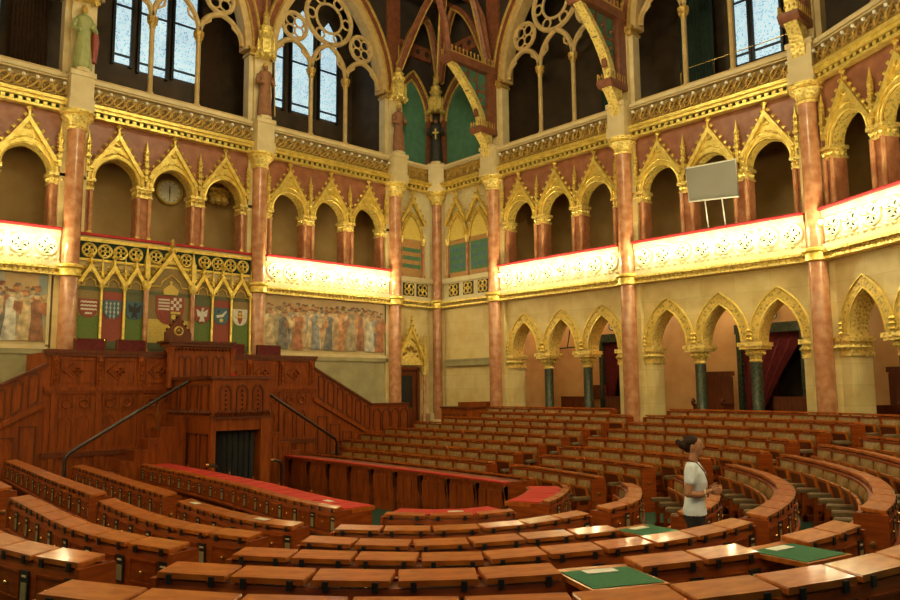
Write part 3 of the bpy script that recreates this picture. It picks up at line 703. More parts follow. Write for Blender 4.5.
# ------------------------------------------------------------------ heraldic screen
t=thing('heraldic_screen','gilded gabled screen of seven painted coats of arms behind the podium','screen',(PA[0],0,0))
SP=[(.59,.34),(1.27,.34),(1.94,.33),(3.06,.7),(4.14,.33),(4.82,.34),(5.5,.34)]
part('back_wall',M().box(.2,5.92,.1,.34,1.6,6.32),'stone_plain',t)
tops=['h_brown','h_red','h_dark','h_brown','h_dark','h_red','h_brown']; bots=['h_green','h_red','h_green','h_yellow','h_green','h_red','h_green']
def shield(c,z,w,h,n=6):
    L=[(c-w,z+h)]+[(c-w*math.cos(i/n*PI/2)**.8 if i<n else c,z+h*.25-h*1.25*math.sin(i/n*PI/2)) for i in range(n+1)]
    return L+[(2*c-x,y) for x,y in L[-2::-1]]
for i,(c,w) in enumerate(SP):
    zt=5.3 if i!=3 else 5.7
    p=part('panel',M().mi(0).box(c-w,c+w,.06,.1,3.9,zt).mi(1).box(c-w,c+w,.06,.1,3.15,3.9).mi(2).box(c-w,c+w,.05,.1,2.9,3.15).mi(3).box(c-w,c+w,.05,.1,4.78,zt).mi(2).box(c-w,c+w,.045,.1,4.66,4.78),[tops[i],bots[i],'h_dark','h_brown'],t)
    # shield charges
    sw,sh,z=(.27,.28,4.12) if i!=3 else (.46,.46,4.2)
    m=M(); S=shield(c,z,sw,sh)
    base={0:'h_red',1:'h_blue',2:'h_blue',3:'h_red',4:'h_red',5:'h_blue',6:'h_white'}[i]
    m.mi(0).prism(S,.03,.06); m.mi(1)
    if i==0:
        for j in range(4): m.prism([(c-.23+.046*k,z+.2-.11*j+.02*(k%2)) for k in range(11)]+[(c+.23-.046*k,z+.15-.11*j+.02*(k%2)) for k in range(11)] if j<3 else rect(c-.1,c+.1,z-.18,z-.13),.02,.03)
    if i==1:
        for a in range(4):
            for b in range(4-(a>2)*2): m.disc(c-.17+.115*b+(a>2)*.11,z+.18-.13*a,.035,.02,.03,6); m.prism(rect(c-.18+.115*b+(a>2)*.11,c-.16+.115*b+(a>2)*.11,z+.1-.13*a,z+.23-.13*a),.02,.03)
    if i in (2,4):
        if i==2: m.mi(2)
        m.prism([(c,z+.2),(c+.05,z+.1),(c+.2,z+.2),(c+.16,z-.05),(c+.06,z-.06),(c+.1,z-.24),(c,z-.2),(c-.1,z-.24),(c-.06,z-.06),(c-.16,z-.05),(c-.2,z+.2),(c-.05,z+.1)],.02,.03)
        m.disc(c+.02,z+.2,.045,.018,.03,8)
    if i==5:
        m.prism([(c-.18,z+.02),(c+.02,z+.06),(c+.17,z+.2),(c+.19,z+.15),(c+.06,z-.02),(c-.16,z-.06)],.02,.03); m.mi(2).disc(c-.1,z+.15,.04,.02,.03,8); m.mi(3).disc(c,z-.14,.07,.02,.03,8)
    if i==6:
        m.mi(4).prism([(c-.06,z+.22),(c+.06,z+.22),(c+.09,z-.05),(c+.03,z-.22),(c-.03,z-.22),(c-.09,z-.05)],.02,.03); m.mi(3).disc(c,z+.12,.06,.015,.03,8).prism(rect(c-.18,c+.18,z-.02,z+.04),.016,.03)
    if i==3:
        for j in range(4): m.prism(rect(c-.38,c-.02,z+.36-.1*j-.05,z+.36-.1*j),.02,.03)
        for a in range(4):
            for b in range(4):
                if (a+b)%2==0: m.prism(rect(c+.02+.09*b,c+.11+.09*b,z+.02+.1*a,z+.12+.1*a),.02,.03)
        m.mi(4)
        for j in range(3): m.prism(rect(c-.34+.05*j,c-.02,z-.12-.1*j,z-.06-.1*j),.02,.03)
        m.mi(3).prism(rect(c+.02,c+.34,z-.1,z-.03),.02,.03).disc(c+.12,z-.2,.08,.02,.03,8); m.mi(5).prism([(c+.02,z-.12),(c+.3,z-.12),(c+.02,z-.38)],.021,.03)
        m.mi(3).prism([(c-.22,z+.5),(c+.22,z+.5),(c+.26,z+.66),(c+.1,z+.78),(c,z+.86),(c-.1,z+.78),(c-.26,z+.66)],.0,.05).disc(c,z+.9,.05,.0,.04,8)
    part('shield',m,[base,'h_white','black','h_yellow','h_red','h_green'],p,{0:'red shield with white wavy bars',1:'blue shield sown with white lilies',2:'blue shield with a black eagle',3:'crowned quartered shield with stripes and checks',4:'red shield with a white eagle',5:'blue shield with a white arm',6:'white shield with a red figure'}[i])
    m=M(); za=5.5 if i!=3 else 6.1; zb=4.9 if i!=3 else 5.05; gw=w+.03
    A=arch(c,w-.03,zb-.05,(.36 if i!=3 else .7),8); G=[(x,max(z+.02,zb+(za-zb)*(1-abs(x-c)/gw))) for x,z in A]
    m.band(G,A,-.02,.1); gable(m,c,gw,zb,za,-.0,ck=4 if i!=3 else 7)
    for s in (-1,1): m.tube([(c+s*w,.0,zb-.12),(c+s*w*.5,.0,zb-.1),(c+s*w*.42,.0,zb+.06),(c,.0,zb+(.14 if i!=3 else .3))],.022,5)
    m.ring(c,za-.2,.06 if i!=3 else .1,.022,-.03,10,5)
    part('gable',m,'gold',t)
for x in (.22,.93,1.61,2.29,3.8,4.48,5.16,5.87):
    big=x in (2.29,3.8)
    q=part('colonnette',M().lathe([(.08,2.6),(.08,2.9),(.045,2.98),(.045,4.72)],8,x,-.0) if not big else M().lathe([(.12,2.6),(.12,2.9),(.08,2.98),(.08,4.8)],8,x-.03,-.04),'gold' if not big else 'redmarble',t)
    m=M().lathe([(.05,4.7),(.1,4.83),(.1,4.9)],8,x,0).box(x-.035,x+.035,-.05,.06,4.9,5.35).lathe([(.05,5.35),(0,5.8)],6,x,0)
    if big: m.lathe([(.09,4.78),(.15,4.95),(.15,5.05)],8,x-.03,-.04).box(x-.1,x+.04,-.12,.06,5.15,5.75).lathe([(.08,5.75),(0,6.25)],6,x-.03,-.03)
    part('capital',m,'gold',q)
m=M().box(.2,5.92,.02,.12,5.55,5.62).box(.2,5.92,.02,.12,6.14,6.25).box(.2,5.92,.09,.12,5.62,6.14)
for a,b in ((.3,2.15),(2.3,3.8),(3.95,5.8)):
    k=int((b-a)/.43)
    for i in range(k):
        c=a+(b-a)*(i+.5)/k; m.ring(c,5.88,.2,.032,.04,14,5)
        for q in range(4): m.ring(c+.1*math.cos(q*PI/2+.78),5.88+.1*math.sin(q*PI/2+.78),.07,.02,.03,8,5)
part('quatrefoil_band',m,'gold',t)
part('quatrefoil_ground',M().box(.25,5.88,.075,.089,5.62,6.14),'curtain_green',t)
part('rail',M().bbox(.2,5.92,-.02,.34,6.32,6.4,.02),'redrail',t,'dark red rail cushion')
# clock and gilt ornament inside the gallery
t=thing('wall_clock','round gold-rimmed clock inside the gallery arch above the crowned shield','clock',(-10.98,1.66,8.5))
part('dial',M().disc(0,0,.4,-.08,0,28),'dial',t)
part('rim',M().ring(0,0,.42,.055,-.06,28,6),'gold',t)
m=M()
for i in range(12): a=i*PI/6; m.disc(.33*math.cos(a),.33*math.sin(a),.018,-.09,-.08,6)
part('hour_mark',m,'black',t)
part('hand',M().prism([(-.02,-.05),(.02,-.05),(.012,.2),(-.012,.2)],-.1,-.09),'black',t); part('hand',M().prism([(-.015,.05),(.015,.05),(.008,-.3),(-.008,-.3)],-.11,-.1),'black',t)
m=M()
for a in range(3): m.lathe([(.03,-.35),(.16,-.25),(.1,-.1),(.2,0),(.12,.12),(.22,.2),(.05,.4)],8,(a-1)*.22,-.2)
solo('wall_ornament',m,'gold_carved','gilt carved bracket ornament inside the gallery arch right of the clock','ornament',(-9.3,1.5,8.6))
# ------------------------------------------------------------------ statues and canopies
def statue(P,rz,label,robe,kind):
    t=thing('statue',label,'statue',(P[0],P[1],0),rz)
    y=-.22; z=11.2
    m=M().lathe([(.27,z),(.27,z+.1),(.24,z+.12)],8,0,y); part('plinth',m,'stone_plain',t)
    m=M().lathe([(.25,z+.12),(.27,z+.3),(.22,z+.9),(.19,z+1.2),(.23,z+1.5),(.26,z+1.68),(.2,z+1.78),(.07,z+1.84),(.065,z+1.9)],12,0,y,1,.8)
    for i in range(6): a=i*PI/3; m.tube([(.25*math.cos(a),y+.2*math.sin(a),z+.15),(.2*math.cos(a+.2),y+.16*math.sin(a+.2),z+.9)],.04,5)
    for s in (-1,1): m.tube([(s*.24,y,z+1.62),(s*.32,y-.05,z+1.35),(s*.16,y-.24,z+1.25 if s<0 else z+1.4)],[.09,.08,.055],7)
    part('robe',m,robe,t)
    h=part('head',M().sphere((0,y,z+2.0),(.1,.11,.135),10,8).gem((0,y-.11,z+1.99),.03),'dullgold' if kind!='black' else 'cloth_black',t)
    part('beard' if kind!='green' else 'hair',M().sphere((0,y-.05 if kind!='green' else y+.04,z+1.92 if kind!='green' else z+2.05),(.085,.08,.12),8,6),'cloth_brown',h)
    if kind=='black': part('cross',M().box(-.03,.03,y-.32,y-.28,z+1.05,z+1.5).box(-.13,.13,y-.32,y-.28,z+1.3,z+1.37),'h_yellow',t,'pale cross')
    if kind=='green': part('cloak',M().tube([(.3,y+.02,z+1.6),(.34,y,z+1.1),(.3,y,z+.4)],[.06,.12,.1],6),'h_red',t,'red cloak side')
    if kind=='brown': part('staff',M().tube([(.3,y-.2,z+.15),(.24,y-.22,z+2.1)],.025,6),'dullgold',t)
    c=thing('statue_canopy','gilt spired '+{'green':'canopy above the green-robed statue','brown':'canopy above the brown statue over the heraldic screen','red':'canopy above the red-brown statue','black':'canopy above the black statue with the cross'}[kind],'canopy',(P[0],P[1],0),rz)
    m=M()
    m.lathe([(.2,13.55),(.34,13.6),(.36,13.7),(.3,13.75),(.26,14.1),(.3,14.15),(.22,14.25),(.2,14.6),(.24,14.65),(.14,14.75),(.1,15.1)],8,0,y)
    for i in range(8):
        a=i*PI/4; m.gem((.34*math.cos(a),y+.34*math.sin(a),13.55),.09,1.4); m.lathe([(.04,13.75),(.05,13.95),(0,14.3)],5,.3*math.cos(a),y+.3*math.sin(a)); m.gem((.22*math.cos(a),y+.22*math.sin(a),14.45),.07,1.5)
    part('hood',m,'gold_carved',c)
    part('spire',M().lathe([(.1,15.05),(.14,15.1),(.05,15.3),(.02,15.9)],8,0,y),'dullgold',c)
statue(PA,0,'painted statue in a green robe on the pillar left of the blue window','cloth_green','green')
statue(PB,0,'brown robed statue with a staff on the pillar between the blue windows','cloth_brown','brown')
statue(PC,0,'red-brown robed statue on the pillar left of the corner green panels','cloth_brown','red')
statue(PD,-PI/4,'black robed statue holding a pale cross in the room corner','cloth_black','black')
# ------------------------------------------------------------------ timber brackets
def bracket(P,rz,label):
    t=thing('timber_bracket',label,'bracket',(P[0],P[1],0),rz)
    hw=.26
    def side(pts,m): # pts (p,z), p = distance into the room
        n=len(m.v); k=len(pts)
        m.v+=[(-hw*m.s,-p,z) for p,z in pts]+[(hw*m.s,-p,z) for p,z in pts]
        m.f.append(tuple(range(n,n+k))); m.f.append(tuple(range(n+2*k-1,n+k-1,-1))); m.m+=[m.k]*2
        for i in range(k): j=(i+1)%k; m.f.append((n+i,n+k+i,n+k+j,n+j)); m.m.append(m.k)
    def mm(s=1.): m=M(); m.s=s; return m
    m=mm(.7); side([(.2,10.75),(.36,10.7),(.45,10.9),(.5,11.2),(.72,11.5),(.85,11.62),(.2,11.62)],m); part('corbel',m,'gold_carved',t)
    m=mm(1.1); side([(.0,11.62),(.9,11.62),(1.0,11.75),(1.0,11.85),(0,11.85)],m); part('shelf',m,'oakbrace',t)
    m=M()
    for s in (-1,1):
        for i in range(7): m.box(s*.27-.015,s*.27+.015,-.95+.13*i,-.92+.13*i,11.85,12.05); m.gem((s*.27,-.935+.13*i,12.08),.035)
    for i in range(4): m.gem((-.2+.13*i,-.97,12.0),.04,2)
    part('shelf_crest',m,'dullgold',t)
    m=mm(); side([(0,11.85),(.42,11.85),(.42,14.1),(0,14.1)],m); part('post',m,'oakbrace',t)
    n=10; c=[(.75+1.55*(1-math.cos(i/n*PI/2)),11.9+2.2*math.sin(i/n*PI/2)) for i in range(n+1)]
    c=[(.72+1.6*(i/n)**1.7,11.9+2.2*(i/n)) for i in range(n+1)]
    m=mm(.6); side(c+[(p-.26,z) for p,z in c[::-1]],m); part('curved_brace',m,'gold_carved',t,'gilt carved curved brace')
    m=mm(.15); side([(.4,11.9)]+[(p-.25,z) for p,z in c if p>.72]+[(.4,14.1)],m); part('side_panel',m,'teal',t)
    m=M()
    for z in (12.7,13.3): m.box(-.09,.09,-(.45+(z-11.9)*.35),-.4,z,z+.08)
    m.box(-.09,.09,-.95,-.88,12.3,14.1).box(-.09,.09,-1.4,-1.33,13.2,14.1)
    for p,z in ((.6,13.6),(.7,13.0),(1.1,13.7),(1.55,13.85)): 
        for s in (-1,1): m.gem((s*.08,-p,z),.09)
    part('lattice',m,'oakbrace',t)
    m=mm(1.15); side([(0,14.1),(2.4,14.1),(2.5,14.22),(2.5,14.42),(0,14.42)],m); part('hammer_beam',m,'oakbrace',t)
    m=M()
    for s in (-1,1):
        m.box(s*.28-.02,s*.28+.02,-2.47,-.2,14.41,14.46)
        for i in range(12): m.box(s*.28-.015,s*.28+.015,-2.45+.2*i,-2.41+.2*i,14.44,14.66); m.gem((s*.28,-2.43+.2*i,14.66),.05)
    part('beam_crest',m,'dullgold',t)
    m=M().tube([(0,-2.35,14.45),(0,-2.5,15.6),(0,-3.2,17.4),(0,-4.6,19.3)],.14,6); m.tube([(0,-.1,14.4),(0,-.5,16.5),(0,-1.8,18.2),(0,-3.6,19.35)],.16,6)
    part('rib',m,'ribred',t)
    return t
br=bracket(PE,RR,'carved timber hammer-beam bracket nearest the room corner')
dup(br,(*PF,0),RR,'carved timber hammer-beam bracket over the middle column of the side wall')
dup(br,(*PG,0),RR,'carved timber hammer-beam bracket over the column where the wall turns')
# vault ribs
def rib(a,b,rise,label,r=.13):
    t=thing('vault_rib',label,'vault rib')
    P=[]
    for i in range(13):
        f=i/12; P.append((a[0]+(b[0]-a[0])*f,a[1]+(b[1]-a[1])*f,a[2]+(b[2]-a[2])*f+rise*math.sin(f*PI)*.6+0))
    part('core',M().tube(P,r,6),'ribred',t)
    for s in (-1,1): part('bead',M().tube([(x+s*r*.8,y-s*r*.4,z-.06) for x,y,z in P],.05,5),'dullgold',t)
top=14.9
rib((-2.265,-.25,top),(-.6,-3.2,18.9),2.2,'dark red rib springing from the red-brown statue towards the corner vault')
rib((-2.265,-.25,top),(-1.0,-.5,17.4),1.0,'short dark red rib left of the black statue')
rib((0,-.2,top),(-1.0,-.5,17.4),1.0,'short dark red rib rising from the black statue to the left')
rib((0,-.2,top),(-2.4,-3.6,19.2),2.0,'dark red rib rising from the black statue into the vault')
rib((0,-.3,top),(-.5,-1.7,17.6),1.0,'short dark red rib rising from the black statue to the right')
rib((-.2,-3.38,14.6),(-.5,-1.7,17.6),1.0,'short dark red rib above the first timber bracket')
rib((-.2,-3.38,14.6),(-2.4,-3.6,19.2),1.2,'dark red rib above the first timber bracket crossing into the vault')
m=M()
for i in range(7): 
    m.box(-3.2,0.4,-1.2-.7*i,-1.08-.7*i,17.9+.15*i,18.1+.15*i)
solo('vault_panelling',m,'ribred','dark timber panelling of the vault over the corner','panelling')
t=thing('guard_rail','thin brass guard rail inside the window recess above the grey board','guard rail',(*PF,0),RR)
part('rail',M().tube([(1.6,1.2,11.2),(1.6,1.2,12.15),(1.7,1.2,12.25),(5.4,1.2,12.25)],.02,6),'brass',t)
for x in (2.8,4.0,5.3): part('post',M().tube([(x,1.2,11.2),(x,1.2,12.25)],.015,5),'brass',t)
solo('folding_screen',M().box(-.14,.14,-.03,.03,0,1.25).box(-.2,.2,-.1,.1,-.05,.0),'white','narrow white panel standing in the gallery arch next to the corner','panel',(-3.6,1.3,5.25))
# ------------------------------------------------------------------ board in gallery
t=thing('display_board','pale grey display board on two white legs in the gallery','display board',(-.05,-12.72,0),RR+.0)
tl=Matrix.Rotation(.0,4,'Y')
m=M().prism([(-.78,7.36),(.82,7.22),(.78,8.36),(-.86,8.44)],-.06,-.02); part('panel',m,'screen',t)
q=[(-.78,7.36),(.82,7.22),(.78,8.36),(-.86,8.44)]
m=M(); m.tube([(x,-.05,z) for x,z in q],.03,5,True); part('frame',m,'white',t)
for x in (-.25,.3): part('leg',M().tube([(x-.02,-.03,7.28),(x+.04,.0,6.43)],.022,6),'white',t)
# ------------------------------------------------------------------ passage fittings
def curtain_door(n,x0,x1,label,cl):
    t=lnk('door_%d'%n,None,None,(0,0,0),RR); t['kind']='structure'; t['label']=label
    part('frame',M().box(x0,x0+.16,3.4,3.62,0,3.5).box(x1-.16,x1,3.4,3.62,0,3.5).box(x0-.04,x1+.04,3.38,3.62,3.4,3.72),'greenmarble',t)
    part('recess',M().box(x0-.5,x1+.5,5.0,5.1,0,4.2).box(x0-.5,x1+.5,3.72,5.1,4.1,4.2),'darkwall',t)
    part('inner_door',M().box(x0+.45,x0+.5,4.5,4.6,0,2.9).box(x0+.45,x1-.3,4.5,4.55,2.85,2.95).box(x0+.55,x0+.85,4.52,4.56,.5,2.6).box(x1-.35,x1-.3,4.5,4.6,0,2.9),'oak_dark',t)
    m=M(); k=16; nz=12
    def pt(i,j):
        f=i/k; g=j/nz; z=3.4-3.2*g
        hang=1-.72*min(1,g*1.25)**.8 if True else 1
        xx=x0+.16+(x1-x0-.32)*f*(hang if g<.8 else .28)
        sag=0
        return (xx,3.55+.05*math.sin(i*2.1)+.05*g,z-.35*f*(1-g) if g>0 else z)
    for i in range(k):
        for j in range(nz): m.poly([pt(i,j),pt(i+1,j),pt(i+1,j+1),pt(i,j+1)])
    solo('curtain',m,'redvelvet',cl,'curtain',(0,0,0),RR)
curtain_door(2,5.75,6.95,'dark marble doorway in the passage left of the middle column','dark red curtain tied back in the passage doorway left of the middle column')
curtain_door(3,11.45,13.75,'dark marble doorway in the passage behind the third arch','dark red curtain swept aside in the passage doorway right of the woman')
for (y,z,l) in ((-12.74,3.98,'small round white dial above the curtained doorway right of the woman'),(-6.4,4.0,'small round white dial above the doorway left of the middle column')):
    t=thing('wall_dial',l,'dial',(3.45,y,z),RR); part('face',M().disc(0,0,.13,-.03,.02,16),'white',t); part('rim',M().ring(0,0,.14,.025,-.03,16,5),'greenmarble',t); part('mark',M().box(-.02,.02,-.04,-.03,-.07,.07).box(-.06,.06,-.04,-.03,-.02,.02),'curtain_green',t)
def pew(x,y,rz,label,w=1.6):
    t=thing('bench',label,'bench',(x,y,.09),rz)
    part('back',M().box(-w/2,w/2,.0,.06,0,1.2).box(-w/2,w/2,-.02,.08,1.15,1.22),'oak_dark',t)
    part('seat',M().box(-w/2,w/2,-.45,0,.4,.46),'oak_dark',t)
    for s in (-1,1):
        part('side',M().box(s*w/2-.03,s*w/2+.03,-.48,.06,0,.75),'oak_dark',t)
pew(2.9,-5.0,RR,'dark wooden bench in the passage behind the first arch')
pew(2.7,-7.3,RR,'dark wooden bench in the passage just left of the middle column')
pew(2.6,-14.2,RR,'low dark wooden bench in the passage beside the wide curtained doorway',2.4)
def hall_chair(x,y,rz,label):
    t=thing('hall_chair',label,'chair',(x,y,.09),rz)
    part('backrest',M().prism([(-.55,.4),(.55,.4),(.55,1.85),(.45,2.0),(-.45,2.0),(-.55,1.85)],.2,.28).box(-.6,.6,.18,.3,1.9,2.05),'oak_dark',t)
    part('seat',M().box(-.5,.5,-.4,.25,.5,.58),'oak_dark',t)
    for s in (-1,1):
        part('side',M().prism([(-.02,0),(.02,0),(.02,1.0),(-.02,1.0)],-.42,.25),'oak_dark',t).location.x=s*.52
        part('scroll',M().tube([(s*.52,-.42,.95),(s*.52,-.5,1.05),(s*.52,-.42,1.14),(s*.52,-.34,1.06)],.05,6),'oak_dark',t)
hall_chair(2.3,-11.15,RR,'tall dark wooden chair in the passage behind the arch above the woman')
hall_chair(1.6,-16.9,RF,'tall dark wooden chair behind the arches at the right edge')
for i,y in enumerate((-5,-8,-11.2,-14.2)):  # unseen lamps added to brighten the passage interior
    t=thing('fill_lamp','unseen fill lamp added in the passage above the arches, %s from the corner'%('first','second','third','fourth')[i],'lamp',(2.3,y,4.75))
    part('globe',M().ball((0,0,-.14),.12,10,8),'fill_glow',t); part('rose',M().lathe([(.1,-.05),(.12,0)],10),'brass',t)
t=thing('fill_lamp','unseen fill lamp added in the passage behind the turned bay','lamp',(.9,-18.3,4.75)); part('globe',M().ball((0,0,-.14),.12,10,8),'fill_glow',t); part('rose',M().lathe([(.1,-.05),(.12,0)],10),'brass',t)
def fill_globe(p,label,r,st):  # unseen fill lamp, added behind the camera to light the desk fronts
    t=thing('fill_lamp',label,'lamp',p)
    part('globe',M().ball((0,0,-.2),r,12,8),'fill_glow',t); part('stem',M().lathe([(.03,-.2),(.03,.2),(.1,.25)],10),'brass',t)
fill_globe((-24.2,-21.5,4.7),'unseen fill lamp added behind the camera, left one',.2,1); fill_globe((-20.2,-26.3,4.7),'unseen fill lamp added behind the camera, right one',.2,1)
for j,(x,y) in enumerate(((-15.2,-16.5),(-9.6,-9.5))):  # two globe rings added above the view as overhead fill light
    t=thing('fill_ring','ring of fill globes added unseen above the hall, %s'%('rear one','front one')[j],'fill_ring',(x,y,13.2+j*1.6))
    part('ring',M().tube([(1.2*math.cos(i*PI/12),1.2*math.sin(i*PI/12),0) for i in range(24)],.05,6,True),'brass',t)
    part('chain',M().tube([(0,0,.9),(0,0,19.4-13.2-j*1.6)],.03,5),'brass',t)
    for i in range(4): part('arm',M().tube([(1.2*math.cos(i*PI/2),1.2*math.sin(i*PI/2),0),(0,0,.9)],.02,5),'brass',t)
    for i in range(12): part('globe',M().ball((1.2*math.cos(i*PI/6),1.2*math.sin(i*PI/6),.13),.1,8,6),'fill_glow2',t)
# wall lamp in the passage
t=thing('wall_lamp','black swing-arm spotlight under the second arch from the corner','lamp',(1.0,-6.4,3.1),RR)
part('arm',M().tube([(-1.0,0,.0),(.3,0,.03)],.025,6).tube([(-.3,0,0),(-.1,0,.9)],.02,6),'black',t); part('head',M().lathe([(.09,-.1),(.11,.0),(.05,.1)],10,.3,0),'black',t)
m=M().box(0,.75,3.44,3.5,1.2,1.75); m2=solo('notice_frame',m,'oak_dark','small dark framed notice low on the passage wall behind the first arches','notice',(0,-5.25,0),RR)
# side booth
t=thing('clerk_booth','panelled wooden clerk booth against the plain marble corner wall','booth',(0,0,0),RR)
m=M().box(1.55,3.0,-1.2,-1.12,-.2,.9).box(1.55,1.63,-1.12,.2,-.2,.9).box(2.92,3.0,-1.12,.2,-.2,.9)
part('front',m,'oak',t)
m=M()
for i in range(5): 
    A=arch(1.72+.28*i,.1,.6,.12,5); m.prism([(1.62+.28*i,.1)]+A+[(1.82+.28*i,.1)],-1.215,-1.2)
part('panel',m,'oak_dark',t)
part('top',M().box(1.5,3.05,-1.25,.25,.9,.96),'oak_dark',t)
part('raised_desk',M().box(2.5,3.05,-1.2,.2,.96,1.14),'oak',t)
# ------------------------------------------------------------------ podium
def arched(m,x0,x1,z0,z1,y,d=.03):
    w=(x1-x0)/2; c=(x0+x1)/2; A=arch(c,w,z1-w*1.25,w*1.2,6)
    B=[(c+(x-c)*.8,z-.05) for x,z in A]
    P=[(x0,z0)]+A+[(x1,z0)]; Q=[(x0+.2*w,z0+.05)]+B+[(x1-.2*w,z0+.05)]
    m.band(P,Q,y-d,y)
def framep(m,x0,x1,z0,z1,y,t=.05,d=.03):
    m.box(x0,x1,y-d,y,z0,z0+t).box(x0,x1,y-d,y,z1-t,z1).box(x0,x0+t,y-d,y,z0+t,z1-t).box(x1-t,x1,y-d,y,z0+t,z1-t)
t=thing('podium','long carved oak podium with diamond panels along the end wall','podium',(AX,-2.1,0))
part('dais_floor',M().box(-3.9,3.9,.2,1.95,1.4,1.6),'oak',t)
part('parapet',M().box(-4.1,4.1,0,.15,1.72,2.68).box(-4.1,-3.95,.15,2,1.72,2.68).box(3.95,4.1,.15,2,1.72,2.68),'oak',t)
part('parapet_rail',M().box(-4.16,4.16,-.08,.22,2.66,2.75).box(-4.13,4.13,-.05,.18,2.58,2.66),'oak_dark',t)
part('ledge',M().box(-4.16,4.16,-.1,.2,1.66,1.76).box(-4.13,4.13,-.06,.2,1.58,1.66),'oak',t)
part('base_panelling',M().box(-4.1,4.1,0,.15,-1.35,1.66).box(-4.1,-3.95,.15,2,1.6,1.72).box(3.95,4.1,.15,2,1.6,1.72).box(-4.1,-3.95,.15,2,-1.35,1.6).box(3.95,4.1,.15,2,-1.35,1.6),'oak',t)
xs=[-3.9+i*1.12 for i in range(8)]
for i in range(7):
    x=xs[i]+.56
    if abs(x)<1.0: continue
    m=M(); framep(m,xs[i]+.14,xs[i+1]-.14,1.86,2.52,0)
    m.tube([(x-.36,-.02,2.19),(x,-.02,2.19+.3),(x+.36,-.02,2.19),(x,-.02,2.19-.3)],.035,4,True)
    m.prism([(x-.24,2.19),(x,2.39),(x+.24,2.19),(x,1.99)],-.02,0)
    for a in range(4): m.gem((x+.08*math.cos(a*PI/2),-.03,2.19+.08*math.sin(a*PI/2)),.07)
    part('diamond_panel',m,'oak',t)
for x in xs:
    if abs(x)<1.0: continue
    m=M().box(x-.08,x+.08,-.06,0,1.76,2.6).lathe([(.05,1.8),(.05,2.4),(.08,2.45),(.02,2.58)],6,x,-.06)
    for j in range(4): m.gem((x,-.1,1.95+.14*j),.05)
    part('pilaster',m,'oak',t)
for i in range(7):
    m=M(); x0=xs[i]; 
    for j in range(2):
        a=x0+.12+j*.45; framep(m,a,a+.4,1.15,1.52,0,.04); m.ring(a+.2,1.32,.11,.03,-.02,10,5)
        arched(m,a+.03,a+.37,.15,1.05,0)
        framep(m,a,a+.4,-.8,.0,0,.04)
    m.box(x0-.06,x0+.06,-.05,0,-1.35,1.58)
    part('lower_panel',m,'oak',t)
part('plinth',M().box(-4.14,4.14,-.06,.1,-.08,.06),'oak_dark',t)
# presidential lectern
t=thing('lectern','raised oak president lectern at the middle of the podium parapet','lectern',(AX,-2.1,0))
part('body',M().box(-.95,.95,-.35,.0,1.72,2.9),'oak',t)
part('desk_top',M().box(-1.08,1.02,-.48,.4,3.02,3.08).box(-1.02,.96,-.42,.3,2.92,3.02),'oak_dark',t)
m=M()
for i in range(3):
    for j in range(2): arched(m,-.72+i*.52+j*.2,-.72+i*.52+j*.2+.18,1.9,2.68,-.35)
part('panel',m,'oak_dark',t)
m=M()
for x in (-.95,.95): m.lathe([(.09,1.72),(.09,2.3),(.07,2.35),(.1,2.7),(.13,2.9)],8,x,-.33)
part('corner_post',m,'oak',t)
m=M()
for i in range(16): m.gem((-.85+i*.113,-.4,2.84),.05)
part('carved_band',m,'oak_dark',t)
# rostrum
t=thing('rostrum','projecting oak speaker rostrum over a dark curtained opening','rostrum',(AX,-5.0,0))
bx0,bx1=-.86,.8
part('pulpit',M().box(bx0,bx1,0,.1,.9,1.95).box(bx0,bx0+.1,.1,2.9,.9,1.95).box(bx1-.1,bx1,.1,2.9,.9,1.95).box(bx0+.01,bx1-.01,.01,2.89,.8,.95),'oak',t)
part('top_rail',M().box(bx0-.07,bx1+.07,-.07,.2,1.93,2.02).box(bx0-.07,bx0+.2,.1,2.9,1.93,2.02).box(bx1-.2,bx1+.07,.1,2.9,1.93,2.02),'oak_dark',t)
for i in range(3):
    m=M(); x=-.5+i*.47; arched(m,x-.17,x+.17,1.0,1.82,0,.05); 
    for j in range(5): m.gem((x,-.03,1.15+.12*j),.045)
    part('arched_panel',m,'oak_dark',t)
m=M()
for i in range(3): framep(m,.1,.2,0,0,0) if False else None
for i in range(4): 
    y=.2+i*.66; m.box(bx0-.03,bx0,y,y+.5,1.05,1.1).box(bx0-.03,bx0,y,y+.5,1.75,1.8).box(bx0-.03,bx0,y,y+.06,1.1,1.75).box(bx0-.03,bx0,y+.44,y+.5,1.1,1.75)
    m.box(bx0-.03,bx0,y,y+.06,-1.2,.5).box(bx0-.03,bx0,y+.44,y+.5,-1.2,.5).box(bx0-.03,bx0,y,y+.5,.45,.5)
part('side_panel',m,'oak_dark',t)
m=M().box(bx0-.04,bx1+.04,-.05,.1,.88,.96)
for i in range(13):
    x=bx0+.06+i*.13; m.gem((x,-.06,1.05),.06,1.6); m.tube([(x-.06,-.05,.95),(x,-.07,1.02),(x+.06,-.05,.95)],.02,4)
for i in range(16): m.gem((bx0-.05,.1+.17*i,1.05),.06,1.5)
part('carved_cresting',m,'oak_dark',t)
part('frame',M().box(bx0,bx0+.12,.02,2.9,-1.35,.82).box(bx1-.24,bx1,.02,2.9,-1.35,.82).box(bx0+.1,bx1-.2,.02,.2,.58,.82).box(bx0-.03,bx0+.1,-.03,.1,-1.35,.9).box(bx1-.26,bx1+.02,-.03,.1,-1.35,.9),'oak',t)
m=folds(bx0+.12,bx1-.24,-1.33,.58,.35,8,.03); part('curtain',m,'black',t,'black curtain in the opening')
